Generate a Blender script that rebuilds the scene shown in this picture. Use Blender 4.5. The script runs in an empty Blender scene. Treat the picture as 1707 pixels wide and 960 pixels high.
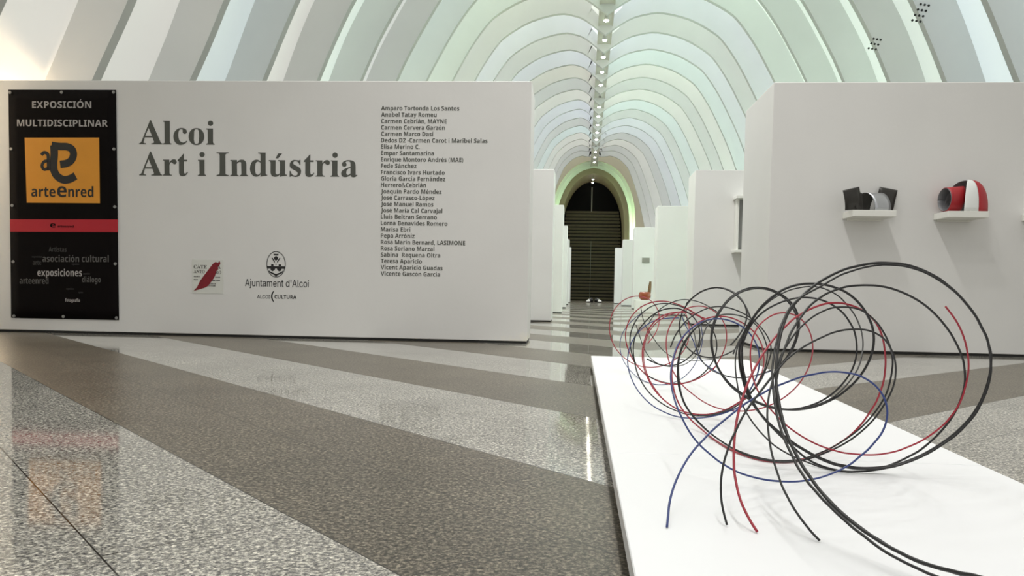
import bpy, bmesh, math, random
from mathutils import Vector, Matrix, geometry

random.seed(7)
SC = bpy.context.scene
COL = SC.collection

# ------------------------------------------------------------------ camera
cam_data = bpy.data.cameras.new('camera')
cam = bpy.data.objects.new('camera', cam_data)
COL.objects.link(cam)
cam_data.sensor_width = 36.0
cam_data.lens = 36.0 * 1330.0 / 1707.0
cam_data.shift_y = 65.0 / 1707.0
cam_data.clip_end = 200
cam.matrix_world = Matrix(((0.99582423, -0.02249471, 0.08847655, 0.0),
                           (0.08940191, 0.04413986, -0.99501707, 0.0),
                           (0.01847728, 0.99877208, 0.04596661, 0.48),
                           (0, 0, 0, 1)))
SC.camera = cam

# ------------------------------------------------------------------ light
SC.view_settings.view_transform = 'Standard'
SC.view_settings.look = 'None'
SC.view_settings.gamma = 1.0
SC.view_settings.use_curve_mapping = False
SC.view_settings.exposure = 0.66
WORLD_STRENGTH = 0.50
DOWN_POWER = 148.0
GLOW = 0.29
world = bpy.data.worlds.new('world')
SC.world = world
world.use_nodes = True
bg = world.node_tree.nodes['Background']
bg.inputs[0].default_value = (1.0, 0.99, 0.975, 1)
bg.inputs[1].default_value = WORLD_STRENGTH


def lamp(name, kind, loc, power, color=(1, 1, 1), rot=None, **kw):
    d = bpy.data.lights.new(name, kind)
    d.energy = power
    d.color = color
    for k, v in kw.items():
        setattr(d, k, v)
    o = bpy.data.objects.new(name, d)
    COL.objects.link(o)
    o.location = loc
    if rot is not None:
        o.rotation_euler = rot
    return o


# ------------------------------------------------------------------ materials
def mat(name, color, rough=0.5, metal=0.0, noise=0.0, nscale=6.0, bump=0.0, bscale=60.0, spec=0.5, emit=None, estr=0.0):
    m = bpy.data.materials.new(name)
    m.use_nodes = True
    nt = m.node_tree
    b = nt.nodes['Principled BSDF']
    b.inputs['Roughness'].default_value = rough
    b.inputs['Metallic'].default_value = metal
    b.inputs['Specular IOR Level'].default_value = spec
    tc = nt.nodes.new('ShaderNodeTexCoord')
    n = nt.nodes.new('ShaderNodeTexNoise')
    n.inputs['Scale'].default_value = nscale
    n.inputs['Detail'].default_value = 4
    nt.links.new(tc.outputs['Object'], n.inputs['Vector'])
    r = nt.nodes.new('ShaderNodeValToRGB')
    lo = tuple(c * (1 - noise) for c in color)
    r.color_ramp.elements[0].position = 0.3
    r.color_ramp.elements[0].color = (*lo, 1)
    r.color_ramp.elements[1].position = 0.7
    r.color_ramp.elements[1].color = (*color, 1)
    nt.links.new(n.outputs['Fac'], r.inputs['Fac'])
    nt.links.new(r.outputs['Color'], b.inputs['Base Color'])
    if bump:
        n2 = nt.nodes.new('ShaderNodeTexNoise')
        n2.inputs['Scale'].default_value = bscale
        nt.links.new(tc.outputs['Object'], n2.inputs['Vector'])
        bp = nt.nodes.new('ShaderNodeBump')
        bp.inputs['Strength'].default_value = bump
        bp.inputs['Distance'].default_value = 0.01
        nt.links.new(n2.outputs['Fac'], bp.inputs['Height'])
        nt.links.new(bp.outputs['Normal'], b.inputs['Normal'])
    if emit:
        b.inputs['Emission Color'].default_value = (*emit, 1)
        b.inputs['Emission Strength'].default_value = estr
    return m


M = dict(
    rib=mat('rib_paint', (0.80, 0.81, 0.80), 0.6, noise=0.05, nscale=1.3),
    rib_edge=mat('rib_edge_shade', (0.50, 0.51, 0.49), 0.6, noise=0.08, nscale=2.0),  # darker grey: shade on the ribs' inner edges put into the colour
    skin=mat('vault_skin', (0.86, 0.87, 0.85), 0.6, noise=0.03, nscale=0.8),
    spine=mat('spine_paint', (0.55, 0.54, 0.48), 0.6, noise=0.06),
    tan=mat('end_arch_paint', (0.62, 0.58, 0.44), 0.6, noise=0.06, nscale=1.0),
    barrel=mat('barrel_paint', (0.50, 0.42, 0.29), 0.6, noise=0.08, nscale=1.0),
    panel=mat('partition_paint', (0.79, 0.785, 0.765), 0.55, noise=0.04, nscale=1.6, bump=0.05, bscale=30),
    gap=mat('recess_dark', (0.02, 0.02, 0.018), 0.7, noise=0.2),
    board=mat('plinth_paint', (0.86, 0.87, 0.88), 0.38, noise=0.02, nscale=3.0),
    shelf=mat('shelf_lacquer', (0.84, 0.84, 0.79), 0.4, noise=0.03),
    vinyl=mat('grey_vinyl', (0.085, 0.088, 0.074), 0.5, noise=0.05),
    black=mat('black_vinyl', (0.012, 0.012, 0.012), 0.5, noise=0.1),
    softblack=mat('banner_pvc', (0.005, 0.0035, 0.0035), 0.6, noise=0.25, nscale=3.0, spec=0.08),
    orange=mat('orange_print', (0.80, 0.33, 0.025), 0.45, noise=0.05),
    red=mat('red_print', (0.50, 0.008, 0.022), 0.45, noise=0.06),
    print_l=mat('light_print', (0.42, 0.40, 0.39), 0.5, noise=0.06),
    print_m=mat('mid_print', (0.11, 0.105, 0.10), 0.5, noise=0.06),
    print_d=mat('dim_print', (0.035, 0.034, 0.033), 0.5, noise=0.06),
    eyelet=mat('eyelet_steel', (0.36, 0.36, 0.35), 0.4, metal=0.6, noise=0.1),
    paper=mat('transfer_paper', (0.72, 0.73, 0.68), 0.45, noise=0.04, nscale=9),
    feather=mat('feather_red', (0.25, 0.006, 0.016), 0.5, noise=0.25, nscale=40),
    steel=mat('brushed_steel', (0.42, 0.43, 0.45), 0.34, metal=0.85, noise=0.08),
    iron=mat('dark_sheet', (0.045, 0.042, 0.038), 0.42, metal=0.3, noise=0.15, nscale=20),
    redpaint=mat('red_sheet', (0.40, 0.012, 0.02), 0.42, noise=0.06),
    whitesheet=mat('white_sheet', (0.80, 0.82, 0.80), 0.4, noise=0.03),
    greysheet=mat('grey_sheet', (0.19, 0.19, 0.20), 0.5, noise=0.08),
    rod_black=mat('black_rod', (0.012, 0.012, 0.012), 0.48, noise=0.2, nscale=30),
    rod_red=mat('red_rod', (0.34, 0.012, 0.03), 0.42, noise=0.12, nscale=30),
    rod_blue=mat('blue_rod', (0.022, 0.045, 0.19), 0.42, noise=0.2, nscale=30),
    shutter=mat('shutter_slats', (0.13, 0.112, 0.062), 0.5, metal=0.2, noise=0.15),
    glass=mat('dark_glass', (0.003, 0.003, 0.003), 0.5, noise=0.1, spec=0.1),
    bar=mat('mullion_metal', (0.25, 0.25, 0.20), 0.5, noise=0.1),
    fitting=mat('lamp_housing', (0.6, 0.6, 0.56), 0.4, metal=0.3, noise=0.05),
    lens=mat('lamp_lens', (1, 0.97, 0.9), 0.4, emit=(1.0, 0.93, 0.78), estr=45.0),
    lens_off=mat('lamp_lens_off', (0.08, 0.08, 0.06), 0.3, noise=0.1),
    copper=mat('red_brown_glaze', (0.30, 0.065, 0.02), 0.22, noise=0.25, nscale=12),
    wood=mat('brown_wood', (0.22, 0.13, 0.055), 0.5, noise=0.3, nscale=18),
    plaque=mat('plaque_grey', (0.30, 0.30, 0.26), 0.5, noise=0.1),
    art=mat('grey_artwork', (0.34, 0.34, 0.33), 0.6, noise=0.12, nscale=5),
    shoe_w=mat('white_leather', (0.75, 0.75, 0.72), 0.5, noise=0.05),
    shoe_k=mat('black_leather', (0.015, 0.015, 0.015), 0.45, noise=0.1),
)


def scuffed():
    """partition paint with yellowed scuffs near the lower right corner (local coordinates)"""
    m = mat('scuffed_paint', (0.79, 0.785, 0.765), 0.55, noise=0.04, nscale=1.6, bump=0.05, bscale=30)
    nt = m.node_tree
    b = nt.nodes['Principled BSDF']
    src = b.inputs['Base Color'].links[0].from_socket
    tc = nt.nodes.new('ShaderNodeTexCoord')
    mp = nt.nodes.new('ShaderNodeMapping')
    mp.inputs['Location'].default_value = (0.02, 0, -0.05)
    mp.inputs['Scale'].default_value = (2.2, 0.0, 5.5)
    g = nt.nodes.new('ShaderNodeTexGradient')
    g.gradient_type = 'SPHERICAL'
    n = nt.nodes.new('ShaderNodeTexNoise')
    n.inputs['Scale'].default_value = 9
    n.inputs['Detail'].default_value = 6
    mu = nt.nodes.new('ShaderNodeMath')
    mu.operation = 'MULTIPLY'
    r = nt.nodes.new('ShaderNodeValToRGB')
    r.color_ramp.elements[0].position = 0.22
    r.color_ramp.elements[0].color = (0, 0, 0, 1)
    r.color_ramp.elements[1].position = 0.42
    r.color_ramp.elements[1].color = (0.6, 0.6, 0.6, 1)
    mx = nt.nodes.new('ShaderNodeMix')
    mx.data_type = 'RGBA'
    L = nt.links
    L.new(tc.outputs['Object'], mp.inputs['Vector'])
    L.new(mp.outputs['Vector'], g.inputs['Vector'])
    L.new(tc.outputs['Object'], n.inputs['Vector'])
    L.new(g.outputs['Fac'], mu.inputs[0])
    L.new(n.outputs['Fac'], mu.inputs[1])
    L.new(mu.outputs[0], r.inputs['Fac'])
    L.new(r.outputs['Color'], mx.inputs['Factor'])
    L.new(src, mx.inputs['A'])
    mx.inputs['B'].default_value = (0.88, 0.84, 0.70, 1)
    L.new(mx.outputs['Result'], b.inputs['Base Color'])
    return m


M['scuffed'] = scuffed()


def granite():
    m = bpy.data.materials.new('granite_chevron_paving')
    m.use_nodes = True
    nt = m.node_tree
    L = nt.links
    b = nt.nodes['Principled BSDF']

    def node(t, **kw):
        n = nt.nodes.new(t)
        for k, v in kw.items():
            setattr(n, k, v)
        return n

    def math_(op, a, b2=None, c=None):
        n = node('ShaderNodeMath', operation=op)
        for i, v in enumerate((a, b2, c)):
            if v is None:
                continue
            if isinstance(v, (int, float)):
                n.inputs[i].default_value = v
            else:
                L.new(v, n.inputs[i])
        return n.outputs[0]
    tc = node('ShaderNodeTexCoord')
    sp = node('ShaderNodeSeparateXYZ')
    L.new(tc.outputs['Object'], sp.inputs[0])
    x = math_('SUBTRACT', sp.outputs['X'], 0.55)
    y = sp.outputs['Y']
    ax = math_('ABSOLUTE', x)
    s = math_('SUBTRACT', y, ax)                     # across the bands
    t = math_('ADD', y, ax)                          # along the bands
    s = math_('SUBTRACT', s, 1.49)
    idx = math_('FLOOR', math_('DIVIDE', s, 1.042))
    right = math_('GREATER_THAN', x, 0.0)
    par = math_('MODULO', math_('ADD', idx, 40.0), 2.0)   # 0 light, 1 dark
    # joints
    cv = node('ShaderNodeCombineXYZ')
    L.new(math_('ADD', t, math_('MULTIPLY', right, 0.37)), cv.inputs[0])
    L.new(math_('ADD', s, 41.68), cv.inputs[1])
    br = node('ShaderNodeTexBrick')
    br.offset = 0.43
    br.inputs['Scale'].default_value = 1.0
    br.inputs['Mortar Size'].default_value = 0.0026
    br.inputs['Mortar Smooth'].default_value = 0.3
    br.inputs['Brick Width'].default_value = 1.35
    br.inputs['Row Height'].default_value = 0.521
    br.inputs['Color1'].default_value = (1, 1, 1, 1)
    br.inputs['Color2'].default_value = (0.90, 0.90, 0.90, 1)
    L.new(cv.outputs[0], br.inputs['Vector'])
    # speckle
    n1 = node('ShaderNodeTexNoise')
    n1.inputs['Scale'].default_value = 105
    n1.inputs['Detail'].default_value = 6
    n1.inputs['Roughness'].default_value = 0.78
    L.new(tc.outputs['Object'], n1.inputs['Vector'])
    r1 = node('ShaderNodeValToRGB')
    cr = r1.color_ramp
    cr.elements[0].position = 0.40
    cr.elements[0].color = (0.085, 0.086, 0.09, 1)
    cr.elements[1].position = 0.60
    cr.elements[1].color = (0.74, 0.71, 0.61, 1)
    e = cr.elements.new(0.50)
    e.color = (0.29, 0.28, 0.25, 1)
    L.new(n1.outputs['Fac'], r1.inputs['Fac'])
    r2 = node('ShaderNodeValToRGB')
    cr = r2.color_ramp
    cr.elements[0].position = 0.41
    cr.elements[0].color = (0.032, 0.027, 0.02, 1)
    cr.elements[1].position = 0.60
    cr.elements[1].color = (0.30, 0.262, 0.196, 1)
    e = cr.elements.new(0.5)
    e.color = (0.103, 0.089, 0.067, 1)
    L.new(n1.outputs['Fac'], r2.inputs['Fac'])
    vo = node('ShaderNodeTexVoronoi')
    vo.inputs['Scale'].default_value = 130
    L.new(tc.outputs['Object'], vo.inputs['Vector'])
    sc3 = node('ShaderNodeSeparateColor')
    L.new(vo.outputs['Color'], sc3.inputs[0])
    gr = node('ShaderNodeMapRange')
    gr.inputs['To Min'].default_value = 0.62
    gr.inputs['To Max'].default_value = 1.38
    L.new(sc3.outputs[0], gr.inputs['Value'])
    # big cloudy wear
    n2 = node('ShaderNodeTexNoise')
    n2.inputs['Scale'].default_value = 2.2
    n2.inputs['Detail'].default_value = 5
    L.new(tc.outputs['Object'], n2.inputs['Vector'])
    wear = node('ShaderNodeMapRange')
    wear.inputs['From Min'].default_value = 0.3
    wear.inputs['From Max'].default_value = 0.7
    wear.inputs['To Min'].default_value = 0.86
    wear.inputs['To Max'].default_value = 1.12
    L.new(n2.outputs['Fac'], wear.inputs['Value'])
    mx = node('ShaderNodeMix', data_type='RGBA')
    L.new(par, mx.inputs['Factor'])
    L.new(r1.outputs['Color'], mx.inputs['A'])
    L.new(r2.outputs['Color'], mx.inputs['B'])
    v = node('ShaderNodeVectorMath', operation='SCALE')
    L.new(mx.outputs['Result'], v.inputs[0])
    L.new(math_('MULTIPLY', wear.outputs['Result'], gr.outputs['Result']), v.inputs['Scale'])
    mm = node('ShaderNodeMix', data_type='RGBA', blend_type='MULTIPLY')
    mm.inputs['Factor'].default_value = 1.0
    L.new(v.outputs[0], mm.inputs['A'])
    L.new(br.outputs['Color'], mm.inputs['B'])
    mj = node('ShaderNodeMix', data_type='RGBA')
    L.new(math_('MULTIPLY', br.outputs['Fac'], 0.65), mj.inputs['Factor'])
    L.new(mm.outputs['Result'], mj.inputs['A'])
    mj.inputs['B'].default_value = (0.05, 0.045, 0.038, 1)
    L.new(mj.outputs['Result'], b.inputs['Base Color'])
    rg = node('ShaderNodeMapRange')
    rg.inputs['To Min'].default_value = 0.06
    rg.inputs['To Max'].default_value = 0.33
    L.new(par, rg.inputs['Value'])
    L.new(rg.outputs['Result'], b.inputs['Roughness'])
    b.inputs['Specular IOR Level'].default_value = 0.36
    return m


M['granite'] = granite()


# ------------------------------------------------------------------ helpers
def link_mesh(name, bm, m, parent=None, smooth=False, loc=None):
    me = bpy.data.meshes.new(name)
    bmesh.ops.recalc_face_normals(bm, faces=bm.faces[:])
    if smooth:
        for f in bm.faces:
            f.smooth = True
    bm.to_mesh(me)
    bm.free()
    for k in (m if isinstance(m, (list, tuple)) else [m]):
        me.materials.append(k)
    o = bpy.data.objects.new(name, me)
    COL.objects.link(o)
    if parent is not None:
        o.parent = parent
    if loc is not None:
        o.location = loc
    return o


def empty(name, label=None, cat=None, loc=(0, 0, 0), rz=0.0, group=None, kind=None):
    o = bpy.data.objects.new(name, None)
    o.empty_display_size = 0.1
    COL.objects.link(o)
    o.location = loc
    o.rotation_euler = (0, 0, rz)
    tag(o, label, cat, group, kind)
    return o


def tag(o, label=None, cat=None, group=None, kind=None):
    for k, v in (('label', label), ('category', cat), ('group', group), ('kind', kind)):
        if v:
            o[k] = v
    return o


def box(bm, x0, x1, y0, y1, z0, z1, bevel=0.0):
    r = bmesh.ops.create_cube(bm, size=1.0)
    vs = r['verts']
    for v in vs:
        v.co = Vector((x0 + (v.co.x + .5) * (x1 - x0), y0 + (v.co.y + .5) * (y1 - y0), z0 + (v.co.z + .5) * (z1 - z0)))
    if bevel:
        es = list({e for v in vs for e in v.link_edges})
        bmesh.ops.bevel(bm, geom=es, offset=bevel, segments=2, affect='EDGES', profile=0.5)


def boxed(name, m, parent, dims, bevel=0.0):
    bm = bmesh.new()
    box(bm, *dims, bevel=bevel)
    return link_mesh(name, bm, m, parent)


def catmull(P, n=4):
    P = [Vector(p) for p in P]
    Q = [P[0] * 2 - P[1]] + P + [P[-1] * 2 - P[-2]]
    out = []
    for i in range(1, len(Q) - 2):
        a, b, c, d = Q[i - 1:i + 3]
        for k in range(n):
            t = k / n
            out.append(0.5 * ((2 * b) + (c - a) * t + (2 * a - 5 * b + 4 * c - d) * t * t + (3 * b - a - 3 * c + d) * t ** 3))
    out.append(P[-1])
    return out


def tube(bm, P, r, sides=8):
    t = (P[1] - P[0]).normalized()
    u = t.orthogonal().normalized()
    rings = []
    for i, p in enumerate(P):
        t2 = (P[min(i + 1, len(P) - 1)] - P[max(i - 1, 0)]).normalized()
        q = t.rotation_difference(t2)
        u = q @ u
        t = t2
        w = t.cross(u)
        rings.append([bm.verts.new(p + r * (math.cos(a) * u + math.sin(a) * w)) for a in [2 * math.pi * k / sides for k in range(sides)]])
    for A, B in zip(rings, rings[1:]):
        for k in range(sides):
            bm.faces.new((A[k], A[(k + 1) % sides], B[(k + 1) % sides], B[k]))
    bm.faces.new(rings[0][::-1])
    bm.faces.new(rings[-1])


def cylinder(bm, c, r, h, axis='z', seg=20, r2=None):
    rr = bmesh.ops.create_cone(bm, cap_ends=True, segments=seg, radius1=r, radius2=r if r2 is None else r2, depth=h)
    R = {'z': Matrix(), 'y': Matrix.Rotation(math.pi / 2, 4, 'X'), 'x': Matrix.Rotation(math.pi / 2, 4, 'Y')}[axis]
    for v in rr['verts']:
        v.co = (R @ v.co) + Vector(c)


def sheet(bm, rows, th):
    """thick sheet from a grid of points"""
    rows = [[Vector(p) for p in r] for r in rows]
    n, m_ = len(rows), len(rows[0])

    def nrm(i, j):
        a = rows[min(i + 1, n - 1)][j] - rows[max(i - 1, 0)][j]
        b = rows[i][min(j + 1, m_ - 1)] - rows[i][max(j - 1, 0)]
        return a.cross(b).normalized()
    A = [[bm.verts.new(rows[i][j] + nrm(i, j) * th / 2) for j in range(m_)] for i in range(n)]
    B = [[bm.verts.new(rows[i][j] - nrm(i, j) * th / 2) for j in range(m_)] for i in range(n)]
    for i in range(n - 1):
        for j in range(m_ - 1):
            bm.faces.new((A[i][j], A[i + 1][j], A[i + 1][j + 1], A[i][j + 1]))
            bm.faces.new((B[i][j], B[i][j + 1], B[i + 1][j + 1], B[i + 1][j]))
    for i in range(n - 1):
        for j in (0, m_ - 1):
            bm.faces.new((A[i][j], A[i + 1][j], B[i + 1][j], B[i][j]))
    for j in range(m_ - 1):
        for i in (0, n - 1):
            bm.faces.new((A[i][j], A[i][j + 1], B[i][j + 1], B[i][j]))


# ------------------------------------------------------------------ setting: floor
bm = bmesh.new()
box(bm, -7.6, 8.6, -6.0, 46.5, -0.12, 0.0)
tag(link_mesh('floor', bm, M['granite']), kind='structure')

# ------------------------------------------------------------------ setting: ribbed vault
HALF = [(0, 6.50), (0.5, 6.85), (0.85, 6.97), (1.22, 7.0), (1.85, 6.84), (2.4, 6.53), (2.66, 6.28), (2.97, 5.83), (3.23, 5.36),
        (3.55, 4.72), (3.84, 4.0), (4.10, 3.27), (4.40, 2.5), (4.72, 1.6), (4.92, 0.7), (5.0, 0.0)]
HALF = [(p.x, p.z) for p in catmull([(a, 0, b) for a, b in HALF], 3)]


def interp(x, T):
    if x <= T[0][0]:
        return T[0][1]
    for (a, b), (c, d) in zip(T, T[1:]):
        if x <= c:
            return b + (d - b) * (x - a) / (c - a)
    return T[-1][1]


W_T = [(-6, 1.29), (6.4, 1.28), (7.8, 1.256), (10.6, 1.192), (13.5, 1.128), (16.3, 1.064), (19.1, 1.0), (21.9, .975), (26.15, .915), (27.6, .878),
       (29, .844), (30.4, .818), (31.8, .795), (33.2, .755), (34.6, .719), (36, .667), (37.4, .641), (38.9, .60), (40.5, .56)]
C_T = [(-6, .46), (19, .47), (22, .56), (26, .65), (31, .65), (34.6, .55), (37.4, .47), (41, .42)]
SPINE_X = 0.37


def profile(Y, side, off=0.0):
    """half section of the vault at Y; off pushes it outwards"""
    w, c = interp(Y, W_T), interp(Y, C_T)
    pts = []
    for i, (dx, z) in enumerate(HALF):
        a, b = HALF[max(i - 1, 0)], HALF[min(i + 1, len(HALF) - 1)]
        tx, tz = (b[0] - a[0]) * w, b[1] - a[1]
        l = math.hypot(tx, tz)
        nx, nz = -tz / l, tx / l
        k = min(1.0, dx / 1.3)
        k = k * k * (3 - 2 * k)
        X = c + side * dx * w + (SPINE_X - c) * (1 - k)
        z += (1 - k) * max(0.0, min(1.0, (Y - 35.3) / 1.5)) * (7.03 - z)
        o = off * (1 + .15 * max(0.0, min(1.0, (z - 2.6) / 1.8)))
        if dx < 0.4:                                  # at the spine the plate just rises
            nx, nz = 0, 1
            o = min(off, 0.30 + 0.2 * dx)
        if z <= 0.0:
            nz = 0
        pts.append((X + side * nx * o, z + nz * o))
    return pts


ceiling = empty('ceiling', 'white ribbed arched vault over the exhibition hall', None, kind='structure')
PITCH = 1.41
RIB_K = list(range(-17, 13))
rib_y = lambda k: 19.1 + PITCH * (k + 2)
RIB_D = 0.48
for k in RIB_K:
    Y = rib_y(k)
    bm = bmesh.new()
    for side in (-1, 1):
        a, b = profile(Y, side), profile(Y, side, RIB_D)
        V = [[bm.verts.new((p[0], yy, p[1])) for p in q] for q, yy in ((a, Y), (b, Y), (b, Y + .13), (a, Y + .13))]
        n = len(a)
        for i in range(n - 1):
            for u in range(4):
                A, B = V[u], V[(u + 1) % 4]
                fc = bm.faces.new((A[i], A[i + 1], B[i + 1], B[i]))
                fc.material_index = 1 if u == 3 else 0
        bm.faces.new([V[u][0] for u in range(4)])
        bm.faces.new([V[u][-1] for u in range(4)])
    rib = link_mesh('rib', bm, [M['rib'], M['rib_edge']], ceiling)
    holes = {-5: (1, 4.53, 5.02, 2, 4), -7: (1, 4.52, 4.56, 3, 4), -8: (-1, -3.40, 5.00, 1, 2)}
    if k in (-7, -6):
        cx, cz = {-7: (4.62, 4.55), -6: (4.50, 4.58)}[k]
        hb = bmesh.new()
        for i in range(4 if k == -7 else 3):
            for j in range(3):
                cylinder(hb, (cx + .055 * j + 0.035 * i - .03, Y - .002, cz + .075 * (i - 1.5) - 0.01 * j), .016, .012, 'y', 10)
        link_mesh('bolt_holes', hb, M['gap'], rib)

# skin panels, one per bay and side; tinted emission added to light the ribs
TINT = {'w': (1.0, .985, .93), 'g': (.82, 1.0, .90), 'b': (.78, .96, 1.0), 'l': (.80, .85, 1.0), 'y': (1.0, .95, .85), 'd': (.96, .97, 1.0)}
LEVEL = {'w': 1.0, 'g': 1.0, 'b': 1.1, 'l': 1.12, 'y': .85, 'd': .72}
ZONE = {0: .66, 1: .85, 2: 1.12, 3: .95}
GLOWM = {(t, q): mat('emissive_skin_' + t, (.80, .80, .78), 0.6, noise=0.03, nscale=0.8, emit=TINT[t], estr=GLOW * LEVEL[t] * ZONE[q]) for t in TINT for q in ZONE}
BAY_L = {-16: 'w', -13: 'y', -12: 'y', -11: 'w', -10: 'w', -9: 'b', -8: 'w', -7: 'g', -6: 'd', -5: 'b', -4: 'g', -3: 'd', -2: 'l', -1: 'd', 0: 'l', 1: 'y', 2: 'd', 3: 'w', 4: 'l', 5: 'l', 6: 'd', 7: 'b', 8: 'w', 9: 'w', 10: 'd', 11: 'd', 12: 'd'}
BAY_R = {-9: 'b', -8: 'b', -7: 'g', -6: 'g', -5: 'g', -4: 'g', -3: 'l', -2: 'd', -1: 'l', 0: 'b', 1: 'w', 2: 'd', 3: 'w', 4: 'b', 5: 'd', 6: 'l', 7: 'l', 8: 'd', 9: 'w', 10: 'd', 11: 'd', 12: 'd'}
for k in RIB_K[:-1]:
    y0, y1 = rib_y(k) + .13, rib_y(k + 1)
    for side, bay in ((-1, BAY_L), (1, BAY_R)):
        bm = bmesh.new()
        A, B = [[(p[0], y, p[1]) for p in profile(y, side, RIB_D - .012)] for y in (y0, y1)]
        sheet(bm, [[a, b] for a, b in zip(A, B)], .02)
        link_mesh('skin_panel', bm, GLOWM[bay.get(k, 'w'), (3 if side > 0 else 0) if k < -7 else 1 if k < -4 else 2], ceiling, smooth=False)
bm = bmesh.new()
box(bm, SPINE_X - .15, SPINE_X + .15, -6, 40.2, 6.72, 6.80)
for s in (-1, 1):
    box(bm, SPINE_X + s * .16 - .012, SPINE_X + s * .16 + .012, -6, 40.2, 6.70, 6.80)
link_mesh('spine', bm, M['spine'], ceiling)

# ------------------------------------------------------------------ setting: end wall, entrance barrel, shutter door
BAR = [(0, 6.62), (.5, 6.48), (.95, 6.12), (1.28, 5.6), (1.5, 5.0), (1.62, 4.3), (1.66, 3.2), (1.66, 1.6), (1.66, 0.0)]
BAR = [(p.x, p.z) for p in catmull([(a, 0, b) for a, b in BAR], 3)]
EX = 0.385


def arch_ring(bm, y0, y1, sc_in, top_in, sc_out, top_out):
    def full(sc, tp):
        h = [(x * sc, z * tp / 6.62) for x, z in BAR]
        return [(EX - x, z) for x, z in h[::-1]] + [(EX + x, z) for x, z in h[1:]]
    a, b = full(sc_in, top_in), full(sc_out, top_out)
    V = [[bm.verts.new((p[0], yy, p[1])) for p in q] for q, yy in ((a, y0), (b, y0), (b, y1), (a, y1))]
    n = len(a)
    for i in range(n - 1):
        for u in range(4):
            A, B = V[u], V[(u + 1) % 4]
            bm.faces.new((A[i], A[i + 1], B[i + 1], B[i]))
    bm.faces.new([V[u][0] for u in range(4)])
    bm.faces.new([V[u][-1] for u in range(4)])


bm = bmesh.new()
arch_ring(bm, 40.2, 40.35, 1.27, 7.02, 2.6, 8.2)
tag(link_mesh('wall_back', bm, M['tan']), kind='structure')
for n, (y0, sc, tp) in enumerate([(40.75, 1.2, 6.92), (41.35, 1.13, 6.82)]):
    bm = bmesh.new()
    arch_ring(bm, y0, y0 + .1, sc, tp, sc + .25, tp + .5)
    tag(link_mesh('trim_%d' % (n + 1), bm, M['rib']), kind='structure')
bm = bmesh.new()
arch_ring(bm, 40.3, 42.1, 1.42, 7.35, 1.5, 7.6)
tag(link_mesh('trim_3', bm, M['skin']), kind='structure')
bm = bmesh.new()
arch_ring(bm, 42.0, 45.3, 1.0, 6.62, 1.55, 7.6)
tag(link_mesh('trim_4', bm, M['barrel']), kind='structure')

door = empty('door_1', 'dark roller shutter closing the arched entrance at the far end', None, (EX, 45.0, 0), kind='structure')
bm = bmesh.new()
pts = [(-x, z) for x, z in BAR[::-1]] + [(x, z) for x, z in BAR[1:]]
f = bm.faces.new([bm.verts.new((x * 1.01, 0.12, z * 1.01)) for x, z in pts])
g = bmesh.ops.extrude_face_region(bm, geom=[f])
for v in [e for e in g['geom'] if isinstance(e, bmesh.types.BMVert)]:
    v.co.y += 0.05
link_mesh('dark_glazing', bm, M['glass'], door)
bm = bmesh.new()
NS = 27
for i in range(NS):
    z0 = 0.04 + i * 0.185
    hw = 1.60 if z0 < 3.8 else 1.60 - 0.11 * (z0 - 3.8) ** 1.4 - .02
    box(bm, -hw, hw, 0.02, 0.06, z0, z0 + 0.125, bevel=0.012)
link_mesh('shutter_curtain', bm, M['shutter'], door)
boxed('curtain_backing', M['gap'], door, (-1.48, 1.48, .07, .09, .02, 4.9))
boxed('mullion', M['bar'], door, (-.08, -.02, 0.0, 0.03, 4.95, 6.3))
boxed('lock_bar', M['bar'], door, (-.055, -.03, -0.02, 0.015, 0.1, 3.3))

# ------------------------------------------------------------------ spine downlights
ORD = ['nearest', 'second', 'third', 'fourth', 'fifth', 'sixth', 'seventh', 'eighth', 'ninth', 'tenth', 'eleventh', 'twelfth', 'thirteenth',
       'fourteenth', 'fifteenth', 'sixteenth', 'seventeenth', 'eighteenth', 'nineteenth', 'twentieth', 'twenty first', 'twenty second']


def downlight(x, y, z, label, on=True, power=DOWN_POWER):
    t = empty('ceiling_downlight', label, 'ceiling light', (x, y, z), group='spot lamps along the vault spine')
    bm = bmesh.new()
    cylinder(bm, (0, 0, 0.0), .06, .10, 'z', 18, r2=.045)
    bmesh.ops.translate(bm, verts=bm.verts[:], vec=(0, 0, .07))
    cylinder(bm, (0, 0, .135), .03, .04, 'z', 12)
    link_mesh('housing', bm, M['fitting'], t)
    bm = bmesh.new()
    bmesh.ops.create_uvsphere(bm, u_segments=14, v_segments=8, radius=.052)
    for v in bm.verts:
        v.co.z = v.co.z * .5 + .015
    link_mesh('lens', bm, M['lens'] if on else M['lens_off'], t, smooth=True)
    if on:
        lamp('spot_lamp', 'SPOT', (x, y, z - .06), power, (1.0, 0.985, 0.96), spot_size=math.radians(116), spot_blend=0.65, shadow_soft_size=0.14)


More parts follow.
